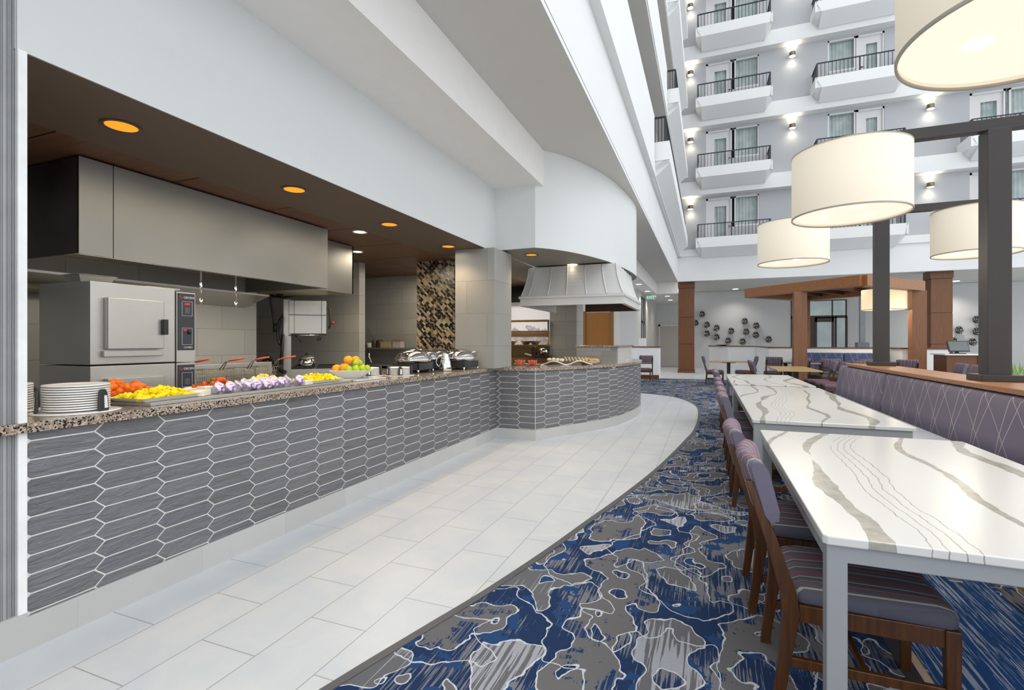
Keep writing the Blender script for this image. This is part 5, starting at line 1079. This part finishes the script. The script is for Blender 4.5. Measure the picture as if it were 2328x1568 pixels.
# striped dining chair: faces +X (seat to the +X side), origin on the floor under the seat centre
def make_chair(lab, loc, rz, grp):
    t_ = thing('dining_chair', lab, 'chair', loc, rz, grp)
    w_ = 0.225
    # seat
    def seat_ring(k, z):
        pts = []
        for x, y in ((-0.22, -w_ * 0.93), (0.27, -w_ * 1.02), (0.27, w_ * 1.02), (-0.22, w_ * 0.93)): pts.append((x * k + 0.02 * (1 - k), y * k, z))
        out = []
        for i in range(4):
            p, q = Vector(pts[i]), Vector(pts[(i + 1) % 4]); o_ = Vector(pts[i - 1])
            out.append(p + (o_ - p).normalized() * 0.03); out.append(p + ((o_ - p).normalized() + (q - p).normalized()) * 0.010); out.append(p + (q - p).normalized() * 0.03)
        return out
    m = MB(); m.loft([seat_ring(0.96, 0.395), seat_ring(1.0, 0.403), seat_ring(1.0, 0.432), seat_ring(0.97, 0.452), seat_ring(0.86, 0.466), seat_ring(0.5, 0.472)], True, True, True); m.build('seat', mt['seatfab'], t_)
    # frame rails
    m = MB(); m.box(-0.2, 0.26, -w_ + 0.002, -w_ + 0.03, 0.335, 0.397); m.box(-0.2, 0.26, w_ - 0.03, w_ - 0.002, 0.335, 0.397); m.box(0.235, 0.262, -w_ + 0.02, w_ - 0.02, 0.335, 0.397); m.box(-0.235, -0.205, -w_ + 0.02, w_ - 0.02, 0.335, 0.397)
    m.build('seat_rail', mt['woodchair'], t_, bevel=0.003)
    # legs
    for s_ in (-1, 1):
        y = s_ * (w_ - 0.012)
        def sq(x, yy, z, a, b): return [(x - a, yy - b, z), (x + a, yy - b, z), (x + a, yy + b, z), (x - a, yy + b, z)]
        m = MB(); m.loft([sq(0.248, y, 0, 0.017, 0.015), sq(0.245, y, 0.398, 0.022, 0.019)], True, True, False); m.build('leg', mt['woodchair'], t_, bevel=0.003)
        m = MB(); m.loft([sq(-0.27, y, 0, 0.018, 0.015), sq(-0.245, y, 0.2, 0.021, 0.017), sq(-0.225, y, 0.36, 0.028, 0.018), sq(-0.235, y, 0.44, 0.027, 0.017), sq(-0.29, y * 0.99, 0.62, 0.021, 0.016), sq(-0.365, y * 0.97, 0.83, 0.012, 0.014)], True, True, False); m.build('leg', mt['woodchair'], t_, bevel=0.003)
    m = MB(); m.box(-0.235, 0.24, -w_ + 0.004, -w_ + 0.024, 0.165, 0.20); m.box(-0.235, 0.24, w_ - 0.024, w_ - 0.004, 0.165, 0.20); m.box(0.0, 0.02, -w_ + 0.02, w_ - 0.02, 0.170, 0.195); m.build('stretcher', mt['woodchair'], t_, bevel=0.003)
    m = MB(); m.box(-0.305, -0.28, -w_ + 0.02, w_ - 0.02, 0.625, 0.665); m.build('back_rail', mt['woodchair'], t_, bevel=0.003)
    # curved padded backrest
    m = MB(); rings = []; n = 16
    pf = [(-.300, .672), (-.322, .70), (-.342, .77), (-.362, .84), (-.376, .885), (-.370, .905), (-.350, .914), (-.326, .906), (-.308, .88), (-.287, .80), (-.267, .72), (-.270, .682)]
    for i in range(n + 1):
        f_ = i / n; y = -0.228 + 0.456 * f_; bow = -0.035 * (1 - (2 * f_ - 1) ** 2); e_ = 1 - (max(0, (abs(2 * f_ - 1) - 0.86) / 0.14) ** 2) * 0.30
        rings.append([(-.32 + (x + .32) * (0.55 + 0.45 * e_) + bow + 0.012, y, 0.795 + (z - 0.795) * (0.7 + 0.3 * e_)) for x, z in pf])
    m.loft(rings, True, True, True); m.build('backrest', mt['backfab'], t_)
    return t_
ch0 = make_chair('striped dining chair nearest the camera at the first quartz table', (0.51, 2.28, 0), 0.0, 'striped chairs along the quartz tables')
row = [(0.475, 2.95, 'second striped chair at the nearest quartz table'), (0.47, 4.66, 'striped chair at the near end of the second quartz table'), (0.47, 5.25, 'second striped chair along the second quartz table'), (0.47, 5.95, 'third striped chair along the second quartz table'),
       (0.47, 6.68, 'fourth striped chair along the second quartz table'), (0.47, 8.30, 'striped chair at the near end of the third quartz table'), (0.47, 8.85, 'second striped chair along the third quartz table')]
for x, y, lab in row: dup(ch0, (x, y, 0), 0.0, lab)

# ---- banquette
def bench(lab, y0, y1):
    t_ = thing('banquette_bench', lab, 'bench', (1.55, y0, 0), 0, 'banquette sections'); L_ = y1 - y0
    m = MB(); m.box(0.03, 0.62, 0, L_, 0.0, 0.38); m.build('base', mt['tan'], t_)
    m = MB(); m.box(0.0, 0.60, 0.004, L_ - 0.004, 0.38, 0.45); m.build('seat', mt['vinyl'], t_, bevel=0.02)
    m = MB(); prof = [(0.53, 0.45), (0.545, 0.60), (0.575, 0.80), (0.59, 0.90), (0.61, 0.935), (0.64, 0.95), (0.685, 0.94), (0.69, 0.45)]
    rings = [[(x if 0 < k < 3 or x > 0.68 else x + 0.02, y, z if (0 < k < 3) else min(z, 0.935)) for x, z in prof] for k, y in enumerate((0.003, 0.03, L_ - 0.03, L_ - 0.003))]
    m.loft(rings, True, True, True); o = m.build('back_cushion', mt['bench'], t_)
    return t_
bench('purple patterned banquette section, farther one ending by the far tables', 7.775, 10.15)
bench('purple patterned banquette section, nearer one beside the first tables', 0.6, 7.735)
# ---- ledge wall with posts
lw = thing('ledge_wall', 'half wall behind the banquette with a wide reddish wood ledge', 'partition', (2.15, 0, 0))
m = MB(); m.box(0.10, 0.44, 0.4, 9.7, 0, 0.957); m.build('wall_body', mt['white'], lw)
m = MB(); m.box(0.0, 0.48, 0.3, 9.75, 0.957, 1.0); m.build('wood_ledge', mt['woodcap'], lw, bevel=0.006)
def post(lab, x, y):
    t_ = thing('lamp_post', lab, 'post', (x, y, 1.0), 0, 'dark lamp posts on the wood ledge'); z_ = 2.37
    m = MB(); m.box(-0.085, 0.085, -0.085, 0.085, 0.0, z_ - 0.1); m.build('shaft', mt['postbrown'], t_, bevel=0.004)
    m = MB(); m.box(-0.15, 0.15, -0.15, 0.15, 0.0, 0.06); m.build('base_plate', mt['postbrown'], t_, bevel=0.006)
    m = MB(); m.box(-1.18, 1.18, -0.05, 0.05, z_ - 0.105, z_); m.build('cross_arm', mt['postbrown'], t_, bevel=0.004)
    return t_
def drum_lamp(lab, x, y, zb=2.60, r=0.5, h=0.63, energy=9):
    t_ = thing('drum_pendant', lab, 'lamp', (x, y, zb), 0, 'large drum lamps over the tables')
    m = MB(); m.lathe([(r, 0), (r, h), (r - 0.006, h), (r - 0.006, 0.0)], (0, 0, 0), 72, False); m.build('lamp_shade', mt['shade'], t_)
    m = MB(); m.lathe([(r + 0.002, -0.002), (r + 0.003, 0.012), (r - 0.008, 0.012), (r - 0.008, -0.002), (r + 0.002, -0.002)], (0, 0, 0), 72, False); m.build('shade_rim', mt['shaderim'], t_); m = MB(); m.lathe([(r + 0.002, h - 0.008), (r + 0.002, h + 0.002), (r - 0.008, h + 0.002), (r - 0.008, h - 0.008), (r + 0.002, h - 0.008)], (0, 0, 0), 72, False); m.build('shade_rim', mt['shaderim'], t_)
    m = MB(); m.lathe([(r - 0.008, 0.03), (0, 0.03)], (0, 0, 0), 72, False); m.build('diffuser', mt['diffuser'], t_); m = MB(); m.lathe([(r - 0.008, h - 0.03), (0, h - 0.03)], (0, 0, 0), 72, False); m.build('top_diffuser', mt['diffuser'], t_)
    for k in range(3):
        a = 0.6 + k * 2.094; m = MB(); m.lathe([(0.045, 0.027), (0.03, 0.025), (0, 0.024)], (0.22 * math.cos(a), 0.22 * math.sin(a), 0), 16, False); m.build('bulb_spot', mt['bulb'], t_)
    m = MB(); m.tube([(0, 0, h - 0.03), (0, 0, h + 0.06)], 0.012, 8); m.build('hanger', mt['postbrown'], t_)
    ld = bpy.data.lights.new('drum_light', 'AREA'); ld.shape = 'DISK'; ld.size = 0.8; ld.energy = energy; ld.color = (1, 0.88, 0.70); lo = bpy.data.objects.new('drum_light', ld); COL.objects.link(lo); lo.parent = t_; lo.location = (0, 0, 0.0)
    return t_
post('dark square post nearest the right edge of the photo', 2.43, 5.80); post('dark square post at the far end of the wood ledge', 2.43, 8.97); post('dark square post nearest the camera, outside the right edge', 2.43, 2.62)
drum_lamp('large cream drum lamp in the centre of the right side, on the nearer visible post', 1.31, 5.80)
drum_lamp('cream drum lamp below and left of the largest central one, on the far post', 1.26, 8.97)
drum_lamp('huge cream drum lamp cut by the top right corner', 1.28, 2.62)
drum_lamp('cream drum lamp to the right of the far post, crossed by the near post', 3.55, 8.97)

# ---- pergola
mt['woodpost'] = wood('post_veneer', (0.20, 0.078, 0.026), (0.29, 0.12, 0.045), 'z', 0.6)
pg = thing('pergola', 'reddish brown timber pergola with a slatted roof over the far booths', 'pergola', (0, 0, 0))
A_, B_, C_, D_ = Vector((3.55, 14.5, 2.87)), Vector((1.16, 16.99, 2.87)), Vector((5.39, 16.6, 2.87)), Vector((3.0, 19.09, 2.87))
for a, b, nm in ((A_, B_, 'beam'), (A_, C_, 'beam'), (B_, D_, 'beam'), (C_, D_, 'beam')):
    m = MB(); m.beam(a, b, 0.22, 0.27); m.build(nm, mt['woodbeam'], pg, bevel=0.006)
m = MB()
for k in range(1, 5):
    f_ = k / 5; m.beam(A_ + (B_ - A_) * f_ + Vector((0, 0, 0.03)), C_ + (D_ - C_) * f_ + Vector((0, 0, 0.03)), 0.06, 0.14)
m.build('rafters', mt['darkwood'], pg)
m = MB(); q1, q2, q3, q4 = [A_ + (p_ - A_) * 0.999 for p_ in (A_, B_, D_, C_)]; m.loft([[(p_.x, p_.y, 2.99) for p_ in (A_, B_, D_, C_)], [(p_.x, p_.y, 3.01) for p_ in (A_, B_, D_, C_)]], True, True, False); m.build('roof_panel', flat('perg_black', (0.03, 0.03, 0.035), 0.5), pg)
for (x, y) in ((2.38, 15.72), (5.30, 16.55), (3.0, 19.0)):
    m = MB(); m.box(x - 0.16, x + 0.16, y - 0.16, y + 0.16, 0, 2.74); m.build('post', mt['woodpost'], pg, bevel=0.004)
for k, (f1, f2) in enumerate(((0.25, 0.3), (0.6, 0.3), (0.35, 0.7), (0.7, 0.7))):
    q = A_ + (B_ - A_) * f1 + (C_ - A_) * f2; m = MB(); m.lathe([(0.1, 0), (0, 0.0)], (q.x, q.y, 2.985), 16, False); m.build('light_disc', mt['whitedl'], pg)
dl = PY(2007, 705, 16.8)
_sv = mt['shade']; mt['shade'] = emit('pergola_shade', (1.0, 0.80, 0.50), 0.45, (0.7, 0.6, 0.4)); drum_lamp('small glowing drum lamp hanging under the pergola', dl.x + 0.02, 16.8, dl.z, 0.52, 0.58, 12); mt['shade'] = _sv
# ---- wood clad columns
def column(lab, x, y):
    t_ = thing('column', lab, 'column', (x, y, 0), 0, 'walnut clad columns'); w_ = 0.33
    zs_ = [0.14, 1.28, 2.46, 3.75]
    for i in range(3): m = MB(); m.box(-w_, w_, -w_, w_, zs_[i] + 0.012, zs_[i + 1] - 0.012); m.build('cladding_panel', mt['woodcol'], t_, bevel=0.004)
    m = MB(); m.box(-w_ + 0.01, w_ - 0.01, -w_ + 0.01, w_ - 0.01, 0.05, 4.04); m.build('core', mt['darkwood'], t_)
    m = MB(); m.box(-w_ - 0.025, w_ + 0.025, -w_ - 0.025, w_ + 0.025, 0, 0.14); m.build('plinth', mt['woodcol'], t_); m = MB(); m.box(-w_ - 0.02, w_ + 0.02, -w_ - 0.02, w_ + 0.02, 3.76, 4.045); m.build('capital', mt['woodcol'], t_)
    return t_
column('walnut clad square column left of the wall flowers', -0.87, 23.6); column('walnut clad square column behind the right end of the pergola', 8.2, 23.6)
# ---- white half walls with wood caps
mt['brightwhite'] = flat('half_wall_white', (0.88, 0.89, 0.90), 0.6, var=0.01)
def halfwall(pts, lab, z=1.2):
    t_ = thing('half_wall', lab, 'partition', (0, 0, 0)); m = MB(); c_ = MB()
    for i, (a, b) in enumerate(zip(pts[:-1], pts[1:])):
        a3, b3 = Vector((a[0], a[1], z / 2 - 0.02)), Vector((b[0], b[1], z / 2 - 0.02)); d = (b3 - a3).normalized() * 0.06
        m.beam(a3 - d * 0.9, b3 + d * 0.9, 0.12 - 0.002 * (i % 2), z - 0.04)
        c_.beam(Vector((a[0], a[1], z - 0.018)) - d * 1.4, Vector((b[0], b[1], z - 0.018)) + d * 1.4, 0.18 - 0.004 * (i % 2), 0.036 + 0.001 * (i % 2))
    m.build('wall_body', mt['brightwhite'], t_); c_.build('wood_cap', mt['woodcol'], t_); return t_
def at(u, dep): a = (u - CX) / FPX; return (dep * (a * CT - ST), dep * (a * ST + CT))
P0, P1, P2 = at(1616, 23.5), at(1659, 22.0), at(1720, 20.7); P3 = (1.91, 18.05); P4 = (2.6, 18.05)
halfwall([P0, P1, P2], 'white folded half wall with dark wood cap left of the pergola'); halfwall([P2, P3, (5.1, 18.05), (5.1, 16.9), (6.05, 16.9)], 'white half wall behind the blue bench and under the pergola')
q0 = Pz(1441, 862, 0); halfwall([(-2.6, 18.8), (at(1493, 18.1)[0], 18.8), (at(1493, 18.1)[0], 19.6)], 'white half wall with wood base left of the walnut column')
m = MB(); ex = at(1493, 18.1)[0]; m.box(-2.6, ex + 0.08, 18.72, 18.745, 0, 0.16); tag(m.build('baseboard_far', mt['woodcol']), 'reddish wood skirting of the left half wall', 'skirting', None, 'structure')
m = MB(); m.box(-0.14, 0.14, -0.03, 0.03, 0, 0.30); pp = at(1460, 18.2); tag(m.build('sign_holder', mt['porcelain'], loc=(pp[0], 18.8, 1.2), bevel=0.004), 'blank white card standing on the left half wall', 'sign')
m = MB(); m.lathe([(0.14, 0), (0.28, 0.03), (0.3, 0.045), (0.26, 0.035), (0, 0.01)], (0, 0, 0), 20); pp = at(1643, 22.6); o = m.build('dark_bowl', mt['black'], loc=(pp[0], pp[1], 1.2)); tag(o, 'shallow black bowl on the folded half wall', 'bowl')
# ---- blue bench
bb = thing('booth_bench', 'long blue patterned booth bench under the pergola', 'bench', (2.72, 17.35, 0))
m = MB(); m.box(0, 2.3, 0, 0.55, 0.35, 0.46); m.build('seat', mt['greyfab'], bb, bevel=0.02); m = MB(); m.box(0, 2.3, 0.05, 0.55, 0, 0.35); m.build('base', mt['darkwood'], bb)
for a, b in ((0, 1.15), (1.16, 2.3)): m = MB(); m.box(a, b, 0.42, 0.55, 0.46, 1.03); m.build('back_cushion', mt['benchblue'], bb, bevel=0.03)
# ---- cafe tables
def cafe(lab, x, y, lx, ly, grp='light wood cafe tables'):
    t_ = thing('cafe_table', lab, 'table', (x, y, 0), 0, grp)
    m = MB(); m.box(-lx / 2, lx / 2, -ly / 2, ly / 2, 0.722, 0.75); m.build('tabletop', mt['woodlight'], t_, bevel=0.005)
    n = 2 if ly > 1.5 or lx > 1.5 else 1
    for k in range(n):
        yy = 0 if n == 1 else (-ly / 4 + k * ly / 2)
        m = MB(); m.box(-0.05, 0.05, yy - 0.05, yy + 0.05, 0.03, 0.70); m.build('pedestal', mt['black'], t_)
        m = MB(); m.box(-0.28, 0.28, yy - 0.035, yy + 0.035, 0, 0.04); m.box(-0.035, 0.035, yy - 0.28, yy + 0.28, 0, 0.04); m.box(-0.2, 0.2, yy - 0.03, yy + 0.03, 0.695, 0.722); m.build('cross_foot', mt['black'], t_, bevel=0.004)
    return t_
cafe('square light wood cafe table on its own beside the walnut column', 0.63, 17.2, 1.15, 0.75)
cafe('long light wood table beyond the quartz tables', 1.83, 13.1, 0.85, 2.1)
cafe('light wood table at the left end of the blue bench', 2.25, 17.4, 0.7, 0.6); cafe('light wood table in front of the blue bench, second from left', 3.05, 16.55, 0.7, 0.7); cafe('light wood table in front of the blue bench, third from left', 3.9, 16.6, 0.7, 0.7)
cafe('light wood table at the right end of the blue bench', 4.72, 16.6, 0.7, 0.7)
rt = Pz(2165, 848, 0.75); cafe('light wood table on the other side of the wood ledge', 3.93, 12.45, 0.75, 1.6)
G2 = 'striped chairs around the cafe tables'
for x, y, rz, lab in [(at(1625, 15.3)[0], 17.1, 0.0, 'striped chair on the left of the lone cafe table'), (at(1693, 15.6)[0], 17.2, PI, 'striped chair on the right of the lone cafe table'),
        (1.32, 13.55, 0.0, 'striped chair on the left of the long wood table, farther one'), (1.30, 12.6, 0.0, 'striped chair on the left of the long wood table, nearer one'),
        (2.55, 12.25, PI, 'striped chair on the right of the long wood table, nearest one'), (2.5, 12.95, PI, 'striped chair on the right of the long wood table, second one'), (2.45, 13.65, PI, 'striped chair on the right of the long wood table, third one'),
        (at(1757, 15.2)[0], at(1757, 15.2)[1], PI / 2, 'chair seen from behind at the left end of the blue bench'), (at(1817, 14.2)[0], at(1817, 14.2)[1], PI / 2, 'chair seen from behind below the pergola left post'),
        (3.9, 15.7, PI / 2, 'chair seen from behind at the third bench table'), (4.72, 15.7, PI / 2, 'chair seen from behind at the right bench table'), (3.05, 15.65, PI / 2, 'chair seen from behind at the second bench table'), (3.45, 14.3, PI / 2, 'pale backed chair below the pergola corner, seen from behind'),
        (4.58, 13.0, PI, 'striped chair beyond the wood ledge, left one'), (4.50, 12.15, PI, 'striped chair beyond the wood ledge, right one by the post'), (at(1466, 17.0)[0], at(1466, 17.0)[1], PI / 2 + 0.25, 'dark chair standing before the left half wall')]:
    dup(ch0, (x, y, 0), rz, lab, G2)
# ---- podium with monitor
pdm = thing('host_podium', 'wood host podium with a pale top, shaded and lit faces painted on', 'podium', (4.97, 14.0, 0))
m = MB(); m.box(0.05, 0.60, 0, 0.7, 0, 1.06); m.build('body', mt['woodcol'], pdm, bevel=0.004); m = MB(); m.box(0.60, 1.1, -0.02, 0.72, 0, 1.06); m.build('lit_right_body', mt['woodpod'], pdm, bevel=0.004)  # shaded left face and lit right face painted as two veneers
m = MB(); m.box(0.0, 1.15, -0.05, 0.75, 1.06, 1.09); m.build('stone_top', mt['porcelain'], pdm, bevel=0.004)
pc = at(2190, 11.6); mo = thing('monitor', 'black touch monitor tilted back on the host podium', 'monitor', (5.32, 14.25, 1.09), 0.2)
m = MB(); m.box(-0.21, 0.21, -0.01, 0.02, -0.13, 0.13); q = m.build('screen_housing', mt['black'], mo, loc=(0, 0, 0.17), bevel=0.006); q.rotation_euler = (-0.35, 0, 0)
m = MB(); m.box(-0.19, 0.19, -0.014, -0.011, -0.11, 0.11); m.build('screen', flat('screen_grey', (0.10, 0.12, 0.12), 0.15), q)
m = MB(); m.box(-0.12, 0.12, -0.08, 0.10, 0, 0.02); m.box(-0.03, 0.03, 0.02, 0.06, 0, 0.15); m.build('stand', mt['black'], mo)
# ---- planter
pl_ = thing('planter', 'long white planter of grassy green plants beyond the near post', 'planter', (2.98, 6.75, 0)); m = MB(); m.box(0, 1.6, 0, 0.5, 0, 0.955); m.build('trough', mt['white'], pl_, bevel=0.01)
m = MB(); rn = random.Random(2)
for i in range(320):
    x, y = rn.uniform(0.05, 1.55), rn.uniform(0.05, 0.45); a = rn.uniform(0, 6.28); h_ = rn.uniform(0.08, 0.2) * (1.6 if rn.random() < .06 else 1); o_ = rn.uniform(0.02, 0.08); w_ = 0.006
    p_ = Vector((x, y, 0.95)); e1 = p_ + Vector((math.cos(a) * o_ * .4, math.sin(a) * o_ * .4, h_ * .65)); e2 = p_ + Vector((math.cos(a) * o_, math.sin(a) * o_, h_)); s_ = Vector((-math.sin(a), math.cos(a), 0)) * w_
    m.add([p_ - s_, p_ + s_, e1 + s_, e1 - s_, e2], [(0, 1, 2, 3), (3, 2, 4)])
fo = m.build('foliage', flat('grass_green', (0.22, 0.36, 0.06), 0.6, var=0.3, sc=9), pl_); fo['kind'] = 'stuff'
# ---- wall flowers
t = NT('petal_metal'); gold_ = t.out(t.ramp(t.n('ShaderNodeNewGeometry').outputs['Random Per Island'], [(0, (0.012, 0.012, 0.013)), (0.55, (0.72, 0.68, 0.62)), (0.85, (0.25, 0.22, 0.18))], True), 0.35, 0.3); dk = flat('petal_dark', (0.012, 0.012, 0.015), 0.4)  # random bright petals: pale pieces and painted glints on the black metal
def flower(lab, u, v, grp, scale=1.0, f0=[None]):
    p = PY(u, v, 28.5)
    if f0[0] is None:
        t_ = thing('wall_flower', lab, 'wall ornament', p, 0, grp); f0[0] = t_
        m = MB(); rn = random.Random(3)
        for ring_, n, r0, tilt in ((0, 9, 0.03, 0.5), (1, 12, 0.07, 0.95), (2, 14, 0.11, 1.25)):
            for k in range(n):
                a = 2 * PI * k / n + ring_ * 0.3; l_ = 0.062; M_ = Matrix.Rotation(a, 4, 'Y')
                b = Vector((r0 * .6, -0.05 - 0.03 * (2 - ring_), 0)); e_ = Vector((r0 + l_ * math.sin(tilt), -0.06 - l_ * math.cos(tilt) - 0.02 * (2 - ring_), 0)); w_ = 0.016
                m.add([M_ @ (b + Vector((0, 0, -w_ * .5))), M_ @ (b + Vector((0, 0, w_ * .5))), M_ @ (e_ + Vector((0, 0, w_))), M_ @ (e_ + Vector((0.012, -0.01, 0))), M_ @ (e_ + Vector((0, 0, -w_)))], [(0, 1, 2, 3, 4)])
        m.build('petals', gold_, t_)
        m = MB(); m.ball((0, -0.03, 0), 0.15, 16, 10, 1, 0.55, 1); m.box(-0.02, 0.02, -0.03, 0.1, -0.02, 0.02); m.build('core', dk, t_)
        return t_
    return dup(f0[0], p, None, lab, grp)
z1 = [((1596, 714), 'highest at the left of the group'), ((1581, 734), 'half hidden by the walnut column'), ((1607, 738), 'second below the highest left one'), ((1629, 745), 'upper one of the pair right of the left pair'), ((1607, 758), 'lower one of the left vertical pair'), ((1629, 766), 'lower one of the second vertical pair'), ((1662, 752), 'upper one in the middle of the group'),
      ((1655, 774), 'lower one in the middle, just above the half wall'), ((1693, 730), 'highest at the right of the group'), ((1719, 740), 'right of the highest right one'), ((1696, 754), 'below the highest right one'), ((1718, 761), 'lower one of the right vertical pair'), ((1688, 776), 'low one right of centre, above the half wall'), ((1747, 771), 'rightmost of the group left of the pergola')]
for (u, v), w_ in z1: flower('dark metal wall flower, %s' % w_, u, v, 'wall flowers left of the pergola')
z2 = [((2219, 726), 'topmost of the group above the podium'), ((2179, 750), 'left one of the middle row above the podium'), ((2219, 753), 'centre of the group above the podium'), ((2166, 775), 'lower left one above the podium'), ((2210, 777), 'low one just above the monitor'), ((2243, 759), 'partly hidden by the near post, lower'), ((2250, 736), 'almost hidden by the near post, upper')]
for (u, v), w_ in z2: flower('pale metal wall flower, %s' % w_, u, v, 'wall flowers right of the pergola')
# exit sign
p = PX(1479, 675, -1.7) if False else Pz(1479, 672, 3.45)
ex_ = thing('exit_sign', 'small hanging exit sign in the left passage', 'sign', (p.x, p.y, 3.28)); m = MB(); m.box(-0.2, 0.2, -0.03, 0.03, 0, 0.2); m.box(-0.03, 0.03, -0.02, 0.02, 0.2, 0.22); m.build('housing', flat('exit_white', (0.7, 0.72, 0.7), 0.5), ex_)
cu = bpy.data.curves.new('lettering', 'FONT'); cu.body = 'EXIT'; cu.size = 0.17; cu.extrude = 0.003; cu.align_x = 'CENTER'; o = bpy.data.objects.new('lettering', cu); COL.objects.link(o); bpy.context.view_layer.update()
me = bpy.data.meshes.new_from_object(o.evaluated_get(bpy.context.evaluated_depsgraph_get())); bpy.data.objects.remove(o); me.materials.clear(); me.materials.append(emit('exit_green', (0.2, 0.9, 0.5), 0.6)); o = bpy.data.objects.new('lettering', me); COL.objects.link(o); o.parent = ex_; o.location = (0, -0.032, 0.04); o.rotation_euler = (PI / 2, 0, 0)
# vertical bronze light column by the entrance wall
m = MB(); p = PY(1960, 778, 26.5); q = thing('steel_post', 'slim grey steel post with box base behind the half wall', 'post', (p.x, 26.5, 0)); m.box(-0.1, 0.1, -0.1, 0.1, 1.3, 4.04); m.build('shaft', mt['alu'], q); m = MB(); m.box(-0.22, 0.22, -0.22, 0.22, 0, 1.35); m.build('base_box', flat('bluegrey', (0.22, 0.24, 0.26), 0.6), q)
